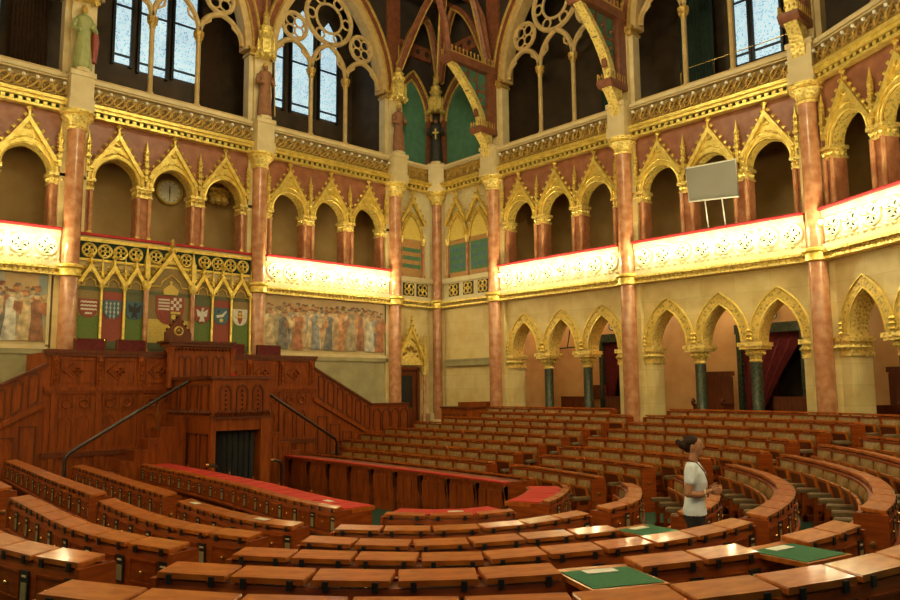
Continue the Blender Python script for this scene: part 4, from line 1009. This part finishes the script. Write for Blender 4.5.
# stepped stair walls and handrails either side of the rostrum
for s,l in ((-1,'left'),(1,'right')):
    t=thing('stair_flight','oak stair with stepped panelled side wall on the %s of the rostrum'%l,'stairs',(AX,-3.55,0))
    m=M(); n=7
    for i in range(n):
        x0=.95+i*.34; zt=.95-.28*i
        a,b=sorted((s*x0,s*(x0+.34))); m.box(a,b,0,1.45,-1.35,zt-.35)
    part('step',m,'oak',t)
    for i in range(n):
        x0=.95+i*.34; zt=.95-.28*i
        a,b=sorted((s*x0,s*(x0+.34))); m=M().box(a,b,-.08,0,-1.35,zt); framep(m,a+.06,b-.06,-1.2,zt-.1,-.08,.03,.02); m.box(a-.01,b+.01,-.1,.02,zt-.04,zt+.01)
        part('stepped_panel',m,'oak',t)
    h=thing('handrail','dark handrail sloping down the %s side of the rostrum stair'%l,'handrail',(AX,-3.6,0))
    part('rail',M().tube([(s*.9,0,1.9),(s*1.6,0,1.5),(s*3.9,0,.12),(s*3.98,0,.0),(s*3.98,0,-1.3)],.045,8),'rail_dark',h)
    part('bracket',M().tube([(s*1.7,0,1.42),(s*1.7,.1,.6)],.02,6),'brass',h)
# podium side stairs balustrades
for s,l in ((1,'right'),(-1,'left')):
    t=thing('stair_balustrade','sloping panelled oak balustrade running down from the %s end of the podium'%l,'balustrade',(AX,-2.09,0))
    P=[(4.05,2.35),(6.45,1.1),(8.15,1.1)]; Q=[(4.05,1.35),(6.45,.1),(8.15,.1)]
    if s<0: P=[(-x,z) for x,z in P]; Q=[(-x,z) for x,z in Q]
    part('panelling',M().band(P,Q,0,.1).band(Q,[(x,-1.0) for x,z in Q],.03,.1),'oak',t)
    part('rail',M().band([(x,z+.06) for x,z in P],[(x,z-.02) for x,z in P],-.06,.16),'oak_dark',t)
    part('string',M().band([(x,z+.05) for x,z in Q],[(x,z-.08) for x,z in Q],-.06,.1),'oak',t)
    for i in range(6):
        x=4.2+i*.38; zz=lambda q: 2.35-(q-4.1)*.532
        m=M(); pts=[(x+.04,zz(x)-.92),(x+.04,zz(x)-.2),(x+.16,zz(x+.16)-.06),(x+.3,zz(x+.3)-.12),(x+.3,zz(x+.3)-.92)]
        c=(x+.17,zz(x)-.55); pi=[(c[0]+(a-c[0])*.75,c[1]+(b-c[1])*.85) for a,b in pts]
        pts.append(pts[0]); pi.append(pi[0])
        if s<0: pts=[(-a,b) for a,b in pts]; pi=[(-a,b) for a,b in pi]
        m.band(pts,pi,-.03,0); part('arched_panel',m,'oak_dark',t)
    for i in range(4):
        x=6.52+i*.41; m=M(); a,b=(x,x+.36) if s>0 else (-x-.36,-x); arched(m,a,b,.2,1.0,0); part('arched_panel',m,'oak_dark',t)
    for i in range(4):
        x=4.25+i*.5; zt=1.25-(x-4.1)*.532-.25; m=M(); a,b=(x,x+.4) if s>0 else (-x-.4,-x); framep(m,a,b,-.7,max(zt-.15,-.4),.03,.04); part('lower_panel',m,'oak_dark',t)
# small curved grab rails by the opening
for x,l in ((-12.95,'left'),(-11.2,'right')):
    t=thing('grab_rail','short dark grab rail with a brass end %s of the rostrum opening'%l,'grab rail',(x,-6.2,-1.35))
    part('post',M().tube([(.25,0,0),(.25,0,1.05),(.2,0,1.15),(0,0,1.2)],.035,7),'rail_dark',t); part('end_cap',M().ball((-.02,0,1.2),.05,8,6),'brass',t)
# chairs on the dais
def dais_chair(x,label,w=.78,y=-1.1):
    t=thing('armchair',label,'chair',(x,y,1.6),0)
    part('backrest',M().box(-w/2,w/2,.2,.3,.55,1.52),'redvelvet',t)
    part('frame',M().box(-w/2-.04,-w/2,.18,.32,0,1.54).box(w/2,w/2+.04,.18,.32,0,1.54).box(-w/2,w/2,.18,.32,1.52,1.55),'oak_dark',t)
    part('seat',M().bbox(-w/2,w/2,-.35,.2,.4,.55,.04),'redvelvet',t)
    for sx in (-1,1): part('front_leg',M().box(sx*w/2-.03,sx*w/2+.03,-.35,-.29,0,.42),'oak_dark',t)
    part('stud',M().gem((-w/2,.17,1.5),.03).gem((w/2,.17,1.5),.03),'brass',t)
    return t
dais_chair(-14.12,'dark red upholstered chair behind the parapet, first from the left')
dais_chair(-12.96,'dark red upholstered chair behind the parapet, between first chair and lectern')
dais_chair(-9.55,'dark red upholstered chair just right of the president lectern',.42)
dais_chair(-8.4,'dark red upholstered chair at the right end of the podium, before the painting')
t=dais_chair(-11.42,'tall president chair with carved pointed back behind the lectern',.72,-.8)
m=M().prism([(-.42,1.5),(.42,1.5),(.42,1.85),(.2,2.05),(0,2.4),(-.2,2.05),(-.42,1.85)],.2,.3)
for i in range(4): m.gem((-.35+.1*i,.25,1.95+.13*i),.06); m.gem((.35-.1*i,.25,1.95+.13*i),.06)
part('carved_crest',m,'oak_dark',t); part('rosette',M().ring(0,1.9,.13,.035,.19,10,5).gem((0,.18,1.9),.08),'dullgold',t)
solo('clerk_desk',M().box(-.5,.5,-.1,.25,0,.28).box(-.55,.55,-.15,.3,.28,.32),'oak','small oak desk on the rostrum right of the lectern','desk',(-10.35,-3.6,1.75))
solo('red_cup',M().lathe([(.05,0),(.06,.12),(.05,.12)],8),'redcloth','small red object on the rostrum beside the lectern','cup',(-11.2,-3.9,2.0))
# ------------------------------------------------------------------ benches
def unit(f,name,mats): return f.mesh(name,mats)
LID=unit(M().mi(0).prism([(-.47,.0),(.47,.0),(.47,.03),(.46,.04),(-.46,.04),(-.47,.03)],-.125,.105).mi(1).box(-.33,-.26,-.137,-.122,-.035,.03).box(.26,.33,-.137,-.122,-.035,.03),'lid',['oak_lid','black'])
for v in LID.vertices: v.co.z+=v.co.y*.1+.012
m=M(); framep(m,-.4,.2,-.31,-.09,-.12,.02,.012); m.box(-.375,.175,-.127,-.12,-.285,-.115); DRAWER=unit(m,'drawer','oak_desk')
KNOB=unit(M().ball((-.06,-.148,-.2),.02,8,6).tube([(-.06,-.12,-.2),(-.06,-.14,-.2)],.01,5),'knob','brass')
SPEAKER=unit(M().mi(0).box(.25,.46,-.132,-.12,-.33,-.08).mi(1).box(.28,.43,-.137,-.13,-.31,-.17).mi(2).box(.3,.41,-.138,-.13,-.13,-.115),'speaker',['black','grille','stone_plain'])
m=M(); NX,NZ=6,4
def bp(i,j): 
    x=-.43+.86*i/NX; z=-.37+.335*j/NZ; e=min(i,NX-i,1)*min(j,NZ-j,1); d=.035*e*(1+.4*math.sin(PI*i/NX)*math.sin(PI*j/NZ))
    return (x,.12+.005+d,z)
for i in range(NX):
    for j in range(NZ): m.poly([bp(i,j),bp(i+1,j),bp(i+1,j+1),bp(i,j+1)])
BACK=unit(m,'backrest','leather')
def weld(me):
    import bmesh
    bm=bmesh.new(); bm.from_mesh(me); bmesh.ops.remove_doubles(bm,verts=bm.verts,dist=1e-5); bm.to_mesh(me); bm.free()
weld(BACK)
m=M(); 
def tilt(v): x,y,z=v; return (x,y+(z+.68)*.18,z)
m.mi(0).box(-.4,.4,.13,.17,-.2,-.155).box(-.4,.4,.13,.17,-.72,-.67).box(-.4,-.34,.13,.17,-.67,-.2).box(.34,.4,.13,.17,-.67,-.2).mi(1).box(-.34,.34,.13,.155,-.67,-.2)
m.v=[tilt(v) for v in m.v]; SEAT=unit(m,'seat',['oak_lid','oak_dark'])
ARM=unit(M().bbox(-.05,.05,.17,.55,-.4,-.33,.02),'armrest','pad')
SUPPORT=unit(M().prism([(-.03,-.86),(.03,-.86),(.03,-.4),(-.03,-.4)],.13,.2).box(-.03,.03,.42,.48,-.86,-.4).box(-.03,.03,.2,.42,-.6,-.5).box(-.03,.03,.13,.5,-.86,-.76),'support','oak_desk')
BOARD=unit(M().mi(0).box(-.5,.5,-.5,.1,-.02,.015).mi(1).box(-.46,.46,-.47,.0,.015,.02),'writing_board',['oak_lid','felt'])
PAPER=unit(M().box(-.12,.12,-.05,.05,0,.006),'paper','white')
EMB=unit(M().lathe([(.035,0),(.035,.008),(.02,.012)],10),'emblem','brass')
nplaces=0; cards=[]
def bench(k,a,b,label,group,pitch=.6,front=True,rear=True,red=False,boards=(),plank=False,seatside=True):
    """a,b: plan points near which the bench starts and ends along row k"""
    global nplaces
    sa,sb=near(k,a),near(k,b)
    if sa>sb: sa,sb=sb,sa
    L=sb-sa; n=max(1,round(L/pitch)); w=L/n
    mid=at(GS[k],GL[k],(sa+sb)/2); zf=FL[k]; zt=ZT[k]
    t=thing('table' if plank else 'bench',label,'table' if plank else 'bench',(mid[0],mid[1],zf),0,group)
    dz=zt-zf
    N=max(2,int(L/.25)); path=[at(GS[k],GL[k],sa+L*i/N) for i in range(N+1)]; path=[(x-mid[0],y-mid[1]) for x,y in path]
    m=M()
    in0=-.12
    m.sweep(path,[(in0,dz-.05),(in0,dz-.36),(.12,dz-.36),(.12,dz-.06),(.1,dz-.02),(in0,dz-.02)])
    m.sweep(path,[(in0,dz-.36),(in0,0),(-.06,0),(-.06,dz-.36)])
    m.sweep(path,[(in0-.03,dz-.035),(in0+.02,dz-.035),(in0+.02,dz+.0),(in0-.03,dz+.0)])
    m.sweep(path,[(.0,dz-.4),(.16,dz-.4),(.16,dz-.36),(.0,dz-.36)])
    part('desk_body',m,'oak_desk',t)
    ends=[]
    for e,(p,q) in enumerate(((0,1),(-1,-2))):
        x,y=path[p]; x2,y2=path[q]; ang=math.atan2(y2-y,x2-x) if e==0 else math.atan2(y-y2,x-x2)
        pl=M().prism([(0,0),(0,1)],0,0) if False else None
        m=M().box(-.025,.025,-.15,.17,0,dz-.0).box(-.035,.035,-.17,.19,0,.1).box(-.03,.03,-.14,.16,dz-.4,dz-.36)
        ep=part('end_panel',m,'oak_desk',t,loc=(x,y,0),rz=ang); 
        em=lnk('emblem',EMB,ep,(-.026 if e==0 else .026,-.0,dz-.3)); em.rotation_euler=(0,-PI/2 if e==0 else PI/2,0)
        ends.append((x,y,ang))
        if red: part('side_panel',M().box(-.02,.02,.16,.59,0,dz-.06).box(-.03,.03,.2,.55,.15,dz-.2),'oak_desk',t,loc=(x,y,0),rz=ang)
    # places
    for i in range(n):
        s=sa+w*(i+.5); p=at(GS[k],GL[k],s); p1=at(GS[k],GL[k],s-.2); p2=at(GS[k],GL[k],s+.2)
        ang=math.atan2(p2[1]-p1[1],p2[0]-p1[0]); loc=(p[0]-mid[0],p[1]-mid[1],dz)
        def put(name,me,par=t,sx=w,l=loc,r=ang):
            o=lnk(name,me,par,l,r); o.scale=(sx,1,1); return o
        nplaces+=1
        if i in boards:
            bo=put('writing_board',BOARD); bo['label']='pulled-out green felt writing board'
            cards.append((p[0]+math.sin(ang)*.08,p[1]-math.cos(ang)*.08,ZT[k]+.021,ang,label))
        else:
            o=put('lid',LID)
            if red: o.scale.y=.5; o.location=(loc[0]+math.sin(ang)*.06,loc[1]-math.cos(ang)*.06,dz)
        if red and not plank:
            q=M().mi(0).box(-.5,.5,.02,.66,-.06,.005).mi(1).box(-.45,.45,.05,.62,.005,.02)
            if i==0: redme=q.mesh('desk_pad',['oak_lid','redcloth'])
            o=put('desk_pad',redme); o['label']='red cloth desk pad'
        if rear:
            d=put('drawer',DRAWER); kn=lnk('knob',KNOB,d); kn.scale=(1/w,1,1)
            kn.location.x=-.1+.1/w if False else 0
            put('speaker',SPEAKER)
        if front and not red:
            put('backrest',BACK)
            if seatside: put('seat',SEAT)
    if front and not red and seatside:
        for i in range(n+1):
            s=sa+w*i; s=min(max(s,sa+.06),sb-.06); p=at(GS[k],GL[k],s); p1=at(GS[k],GL[k],s-.2); p2=at(GS[k],GL[k],s+.2)
            ang=math.atan2(p2[1]-p1[1],p2[0]-p1[0]); l=(p[0]-mid[0],p[1]-mid[1],dz)
            o=lnk('armrest',ARM,t,l,ang); u=lnk('support',SUPPORT,o)
    elif not red:
        for x,y,a in ends:
            o=lnk('armrest',ARM,t,(x,y,dz),a); lnk('support',SUPPORT,o)
    if red and plank: part('table_top',M().sweep(path,[(-.52,dz-.06),(-.52,dz),(-.1,dz),(-.1,dz-.06)]),'oak_desk',t)
    if red:
        m=M().sweep(path,[(-.6,dz-.06),(-.6,0),(-.55,0),(-.55,dz-.06)]); m.sweep(path,[(-.66,dz-.02),(-.66,dz-.08),(-.5,dz-.08),(-.5,dz-.02)])
        part('front_panel',m,'oak',t)
        if plank:
            m=M(); NN=int(L/.33)
            for i in range(NN):
                s=sa+L*(i+.5)/NN; p=at(GS[k],GL[k],s); p1=at(GS[k],GL[k],s-.2); p2=at(GS[k],GL[k],s+.2); tx,ty=p2[0]-p1[0],p2[1]-p1[1]; l=math.hypot(tx,ty); tx/=l; ty/=l
                x,y=p[0]-mid[0]-ty*.615,p[1]-mid[1]+tx*.615
                h=.13
                m.sweep([(x-tx*h,y-ty*h),(x+tx*h,y+ty*h)],[(-.012,.25),(.012,.25),(.012,dz-.2),(-.012,dz-.2)])
            part('plank_facing',m,'oak',t)
            for i in range(0,NN,3):
                s=sa+L*(i+.0)/NN; p=at(GS[k],GL[k],s); p1=at(GS[k],GL[k],s-.2); p2=at(GS[k],GL[k],s+.2); tx,ty=p2[0]-p1[0],p2[1]-p1[1]; l=math.hypot(tx,ty); tx/=l; ty/=l
                x,y=p[0]-mid[0]-ty*.64,p[1]-mid[1]+tx*.64
                m=M().sweep([(x-tx*.05,y-ty*.05),(x+tx*.05,y+ty*.05)],[(-.04,0),(.05,0),(.04,.2),(.03,dz-.3),(-.06,dz-.1),(.04,dz-.06)][::1])
                part('bracket_post',m,'oak_dark',t)
            part('red_top',M().sweep(path,[(-.67,dz-.02),(-.67,dz+.008),(-.52,dz+.008),(-.52,dz-.02)]),'redcloth',t,'red cloth covered top edge')
    return t
ORD=['','first','second','third','fourth','fifth','sixth','seventh','eighth']
GE='benches of the far block below the arches'; GD='benches of the block behind the woman'; GC='curved benches right of the woman'; GN='near benches across the bottom of the picture'; GLf='benches beside the podium at the left'
# ministers' red tables (row 0)
bench(0,(-13.45,-3.5),(-13.8,-9.4),'red-topped table nearest the podium in the left arm of the horseshoe','red-topped tables',red=True,front=False)
bench(0,(-13.85,-9.55),(-14.12,-13.55),'red-topped table in the left arm, beside the gap to the green carpet','red-topped tables',red=True,front=False)
bench(0,(-13.9,-14.4),(-12.35,-15.6),'short red-topped table at the bend, in front of the curved lid rows','red-topped tables',red=True,front=False)
bench(0,(-11.4,-15.35),(-9.45,-14.2),'small curved red-topped table at the end of the long plank-fronted table','red-topped tables',red=True,front=False)
bench(0,(-9.05,-13.05),(-8.7,-3.1),'long plank-fronted table with red top edge across the green carpet','red-topped tables',red=True,front=False,rear=False,plank=True)
# far block E
EL=[0,(-7.8,-4.6),(-6.9,-3.2),(-5.9,-2.8),(-5,-2.9),(-4.1,-3.5),(-3.2,-4),(-2.3,-4.8),(-1.4,-4.4)]
for k in range(1,9):
    bench(k,(GUIDE[k][-3 if k!=0 else 0][0],-11.0) if k<8 else (-1.5,-9.9),EL[k],'leather-backed bench of the far block, %s row up from the long red-edged table'%ORD[k] if k<8 else 'leather-backed bench of the far block, topmost row against the arches',GE,pitch=.66,rear=False)
DE=[0,(-8.75,-14.6),(-7.75,-15.1),(-7.1,-16.0),(-6.6,-16.9),(-5.6,-17.2),(-4.4,-17.4),(-3.8,-17.8)]
for k in range(1,8):
    bench(k,DE[k],(at(GS[k],GL[k],GL[k][-1])[0],-11.75),'leather-backed bench of the block behind the woman, %s row up from the red table'%ORD[k],GD,pitch=.64,rear=False)
bench(8,(-3.6,-18.6),(-1.6,-11.9),'leather-backed bench topmost in the block behind the woman, along the stone piers',GD,pitch=.66,rear=False)
# right-hand curves
CA=[0,(-12.0,-17.05),(-12.6,-18.75),(-12.95,-19.9),(-12.75,-21.0),(-13.6,-22.1),(-9.6,-22.0),(-7.2,-21.4)]
CB=[0,(-9.25,-15.55),(-8.9,-16.5),(-7.9,-16.95),(-7.0,-17.5),(-6.4,-18.0),(-5.8,-18.6),(-5.2,-19.4)]
CLB=['','small curved lid-topped bench left of the woman','curved leather bench whose end shows beside the hip of the woman','curved bench with round brass emblem just right of the woman','wide curved bench with round brass emblem at the right','curved bench behind the wide emblem bench, at the right edge','curved leather bench at the right edge, second above the wide emblem bench','curved leather bench at the right edge, under the last pier']
for k in range(1,8):
    bench(k,CA[k],CB[k],CLB[k],GC,pitch=.62,rear=k<6)
# near rows
NA=[0,(-15.66,-15.65),(-16.9,-16.75),(-18.0,-17.6),(-19.05,-18.4),(-20.0,-19.2)]
NB=[0,(-12.5,-17.08),(-13.45,-18.8),(-13.45,-19.95),(-13.8,-21.15),(-14.8,-22.2)]
NLB=['','lid-topped bench of the near bend, first row behind the short red table','lid-topped bench of the near bend, second row, ending at a green board','lid-topped bench of the near bend, third row, passing in front of the woman','lid-topped bench of the near bend, fourth row, with two green boards','lid-topped bench at the bottom picture edge, nearest the camera']
NBD=[(),(),(-1,),(),(-3,-6),(-1,)]
for k in range(1,6):
    L=abs(near(k,NA[k])-near(k,NB[k])); n=max(1,round(L/.57)); bd=[x%n for x in NBD[k]]
    bench(k,NA[k],NB[k],NLB[k],GN,pitch=.57,front=False,boards=bd)
# left rows
LF=[0,((-15.3,-4.2),(-15.85,-11.0)),((-16.6,-3.5),(-17.15,-11.4)),((-17.9,-4.0),(-18.4,-11.0))]
for k in (1,2,3): bench(k,*LF[k],'straight lid-topped bench beside the podium, %s from the left red table'%ORD[k],GLf,pitch=.6,front=False)
LN=[0,((-16.0,-11.75),(-15.86,-15.15)),((-17.3,-12.1),(-17.15,-16.2)),((-18.45,-12.1),(-18.3,-16.95)),((-19.62,-14.0),(-19.28,-17.75))]
LNL=['','curved lid-topped bench left of the near bend, next to the red-topped table','curved lid-topped bench left of the near bend, second from the red table','curved lid-topped bench left of the near bend, third from the red table','bench with white reflections on its lids in the lower left corner']
for k in (1,2,3,4): bench(k,*LN[k],LNL[k],GLf,pitch=.6,front=False)
# papers and small brass stands on the desks
def on_row(k,s_at,o,name,me,label,cat,dz=.03,rz=0,group=None):
    s=near(k,s_at); p=at(GS[k],GL[k],s); p1=at(GS[k],GL[k],s-.2); p2=at(GS[k],GL[k],s+.2); ang=math.atan2(p2[1]-p1[1],p2[0]-p1[0])
    ob=lnk(name,me,None,(p[0]+math.sin(ang)*o,p[1]-math.cos(ang)*o,ZT[k]+dz),ang+rz); ob['label']=label; ob['category']=cat
    if group: ob['group']=group
    return ob
for i,(x,y,z,a,l) in enumerate(cards):
    o=lnk('name_card',PAPER,None,(x,y,z),a); o['category']='card'
    o['label']=['white name card on the green board just left of the woman','white name card on the green board by the wide emblem bench','white name card on the green board in front of the woman','white name card on the green board at the bottom right corner'][i]
for k,pa,o_,l in ((1,(-15.95,-12.3),.0,'white paper on the bench next to the left red table'),(1,(-15.9,-14.4),.0,'white paper on the curved bench end beside the left red table'),(0,(-14.1,-12.6),-.35,'white papers at the near end of the left red table'),(0,(-13.2,-15.3),-.35,'white papers on the short red table')):
    on_row(k,pa,o_,'paper',PAPER,l,'paper',dz=.022 if k==0 else .055)
STAND=M().lathe([(.04,0),(.035,.01),(.01,.02),(.01,.06),(.025,.08),(.0,.1)],8).mesh('call_bell','brass')
for i,y in enumerate((-5.2,-6.4,-7.6,-8.8,-10.2,-11.6)):
    on_row(0,(-13.7,y),-.55,'call_bell',STAND,'small brass bell on the left red table, %s from the podium'%ORD[i+1],'bell',dz=.005,group='brass bells on the left red table')
# ------------------------------------------------------------------ woman
def skin_mesh(name,chains,mt,parent,levels=2):
    me=bpy.data.meshes.new(name); V=[];E=[];Rd=[];roots=[]
    idx={}
    for ch in chains:
        prev=None
        for j,(p,r) in enumerate(ch):
            key=tuple(round(c,4) for c in p)
            if key in idx: i=idx[key]
            else:
                i=len(V); idx[key]=i; V.append(p); Rd.append(r)
                if prev is None: roots.append(i)
            if prev is not None: E.append((prev,i))
            prev=i
    me.from_pydata(V,E,[]); o=lnk(name,me,parent)
    sk=o.modifiers.new('skin','SKIN'); sk.use_smooth_shade=True
    for i,r in enumerate(Rd):
        s=me.skin_vertices[0].data[i]; s.radius=r if isinstance(r,tuple) else (r,r); s.use_root=i in roots
    sb=o.modifiers.new('sub','SUBSURF'); sb.levels=levels; sb.render_levels=levels
    me.materials.append(MT[mt]); return o
WX,WY=-13.07,-19.17
wp=thing('person','person in white t-shirt and dark trousers standing between the benches, hands clasped','person',(WX,WY,FL[3]),math.radians(-66))
# local: +x forward, +y left, z up; the figure is one voxel-skinned surface
def limb(m,pts,n=10):
    P=[p for p,r in pts]; rr=[r for p,r in pts]
    Q=[];S=[]
    for i in range(len(P)-1):
        for j in range(5):
            f=j/5; Q.append(tuple(P[i][a]+(P[i+1][a]-P[i][a])*f for a in range(3))); S.append(rr[i]+(rr[i+1]-rr[i])*f)
    Q.append(P[-1]); S.append(rr[-1]); m.tube(Q,S,n)
    for p,r in pts: m.sphere(p,(r,r,r),n,7)
def oval(m,rows,n=18):   # rows of (x,y,z,rx,ry)
    base=len(m.v); k=len(rows)
    for x,y,z,rx,ry in rows:
        for j in range(n): g=2*PI*j/n; m.v.append((x+rx*math.cos(g),y+ry*math.sin(g),z))
    for i in range(k-1):
        for j in range(n): j2=(j+1)%n; m.f.append((base+i*n+j,base+i*n+j2,base+(i+1)*n+j2,base+(i+1)*n+j)); m.m.append(m.k)
    m.f.append(tuple(base+j for j in range(n-1,-1,-1))); m.f.append(tuple(base+(k-1)*n+j for j in range(n))); m.m+=[m.k]*2
def skinned(name,m,mt,par,vox,it):
    o=part(name,m,mt,par); r=o.modifiers.new('remesh','REMESH'); r.mode='VOXEL'; r.voxel_size=vox; r.use_smooth_shade=True
    sm=o.modifiers.new('smooth','SMOOTH'); sm.factor=.5; sm.iterations=it; return o
m=M()
oval(m,[(0,0,.8,.1,.15),(-.01,0,.9,.115,.17),(0,0,1.0,.1,.145),(.005,0,1.1,.095,.125),(.015,0,1.22,.115,.15),(.01,0,1.33,.105,.17),(0,0,1.4,.075,.15),(0,0,1.44,.055,.08)])
limb(m,[((-.005,0,1.42),.056),((.02,0,1.54),.05)])
m.sphere((.03,0,1.625),(.09,.07,.105),16,12); m.sphere((.012,0,1.645),(.098,.076,.09),16,12); m.sphere((.07,0,1.56),(.045,.042,.045),12,8)
m.sphere((.118,0,1.613),(.022,.012,.016),8,6); limb(m,[((.105,0,1.655),.01),((.125,0,1.617),.011)],8)
m.sphere((.104,0,1.568),(.014,.024,.012),8,6); m.sphere((.1,0,1.535),(.018,.02,.016),8,6)
for s_ in (-1,1):
    limb(m,[((-.005,s_*.165,1.385),.052),((-.045,s_*.235,1.1),.041),((.07,s_*.16,1.085),.037),((.175,s_*.06,1.125),.026)])
    limb(m,[((0,s_*.09,.84),.093),((.01,s_*.095,.47),.056),((-.01,s_*.1,.09),.038)]); m.sphere((.05,s_*.105,.035),(.11,.04,.035),10,6)
    # palm, four curled fingers and thumb, clasped towards the other hand
    px,py,pz=.215,s_*.035,1.135+.012*s_
    m.sphere((px,py,pz),(.045,.02,.04),10,8)
    for j in range(4):
        z=pz+.03-.021*j; ln=(.9,1.,.95,.75)[j]
        limb(m,[((px+.03,py,z),.0105),((px+.03+.045*ln,py-s_*.004,z+.005),.0098),((px+.04+.052*ln,py-s_*.032,z+.004),.009),((px+.015+.05*ln,py-s_*.052,z-.002),.008)],7)
    limb(m,[((px-.02,py,pz+.02),.014),((px+.012,py-s_*.004,pz+.05),.0115),((px+.04,py-s_*.016,pz+.062),.009)],7)
body=skinned('body',m,'skin',wp,.0055,4)
for s_ in (-1,1):
    part('ear',M().sphere((.008,s_*.078,1.62),(.022,.01,.032),8,6),'skin',body)
    part('eye',M().sphere((.1,s_*.03,1.647),(.01,.014,.008),8,6),'black',body)
    part('eyebrow',M().tube([(.1,s_*.015,1.668),(.098,s_*.04,1.672)],.005,5),'hair',body)
part('mouth',M().sphere((.113,0,1.567),(.008,.024,.007),8,6),'lips',body)
m=M().sphere((-.01,0,1.668),(.1,.084,.088),16,12); m.sphere((-.05,0,1.63),(.065,.074,.085),12,9); m.sphere((-.11,0,1.635),(.055,.05,.05),12,9); limb(m,[((-.12,0,1.64),.04),((-.165,.01,1.675),.03),((-.18,0,1.65),.014)])
skinned('hair',m,'hair',wp,.01,3)['label']='dark hair tied back in a bun'
m=M()
oval(m,[(0,0,.845,.135,.185),(-.005,0,.9,.132,.184),(0,0,1.0,.115,.158),(.008,0,1.1,.112,.142),(.025,0,1.22,.135,.165),(.015,0,1.33,.122,.18),(0,0,1.4,.09,.16),(0,0,1.445,.066,.095)],22)
for s_ in (-1,1): limb(m,[((0,s_*.15,1.385),.068),((-.014,s_*.205,1.245),.06)],14)
skinned('shirt',m,'shirt',wp,.009,3)
m=M(); oval(m,[(0,0,.74,.11,.165),(-.008,0,.84,.128,.178),(0,0,.92,.115,.165)])
for s_ in (-1,1): limb(m,[((0,s_*.09,.82),.1),((.01,s_*.095,.47),.07),((-.01,s_*.1,.07),.06)],12)
skinned('trousers',m,'trousers',wp,.012,2)
part('lanyard',M().tube([(-.05,.06,1.47),(.05,.075,1.44),(.125,.06,1.35),(.168,.02,1.2),(.15,0,1.05),(.168,-.02,1.2),(.125,-.06,1.35),(.05,-.075,1.44),(-.05,-.06,1.47)],.009,5),'oak_dark',wp,'dark red lanyard')
part('wristwatch',M().tube([(.13,-.1+.038*math.cos(a),1.107+.038*math.sin(a)) for a in [i*PI/5 for i in range(10)]],.009,5,True),'bulb_off',wp)
for s in (-1,1): part('shoe',M().sphere((.06,s*.105,.035),(.13,.045,.04),10,6),'black',wp)
# ------------------------------------------------------------------ light
w=bpy.data.worlds.new('W'); sc.world=w; w.use_nodes=True
w.node_tree.nodes['Background'].inputs[0].default_value=(.5,.55,.6,1); w.node_tree.nodes['Background'].inputs[1].default_value=.05
# ------------------------------------------------------------------ camera
f,pitch,roll,yaw=762.66,.1174,-.008,.8263
fw=Vector((math.cos(yaw)*math.cos(pitch),math.sin(yaw)*math.cos(pitch),math.sin(pitch)))
rt=Vector((math.sin(yaw),-math.cos(yaw),0)); up=rt.cross(fw)
r2=rt*math.cos(roll)+up*math.sin(roll); u2=-rt*math.sin(roll)+up*math.cos(roll)
cam=bpy.data.cameras.new('camera'); cam.sensor_width=36; cam.sensor_fit='HORIZONTAL'; cam.lens=36*f/900; cam.clip_start=.05
co=bpy.data.objects.new('camera',cam); COL.objects.link(co)
Mx=Matrix((r2,u2,-fw)).transposed().to_4x4(); Mx.translation=Vector((-21.338,-23.955,1.6)); co.matrix_world=Mx
sc.camera=co
sc.view_settings.view_transform='Standard'; sc.view_settings.look='None'; sc.view_settings.exposure=0.46; sc.view_settings.gamma=1
sc.view_settings.use_curve_mapping=False
sc.cycles.max_bounces=6; sc.cycles.diffuse_bounces=4
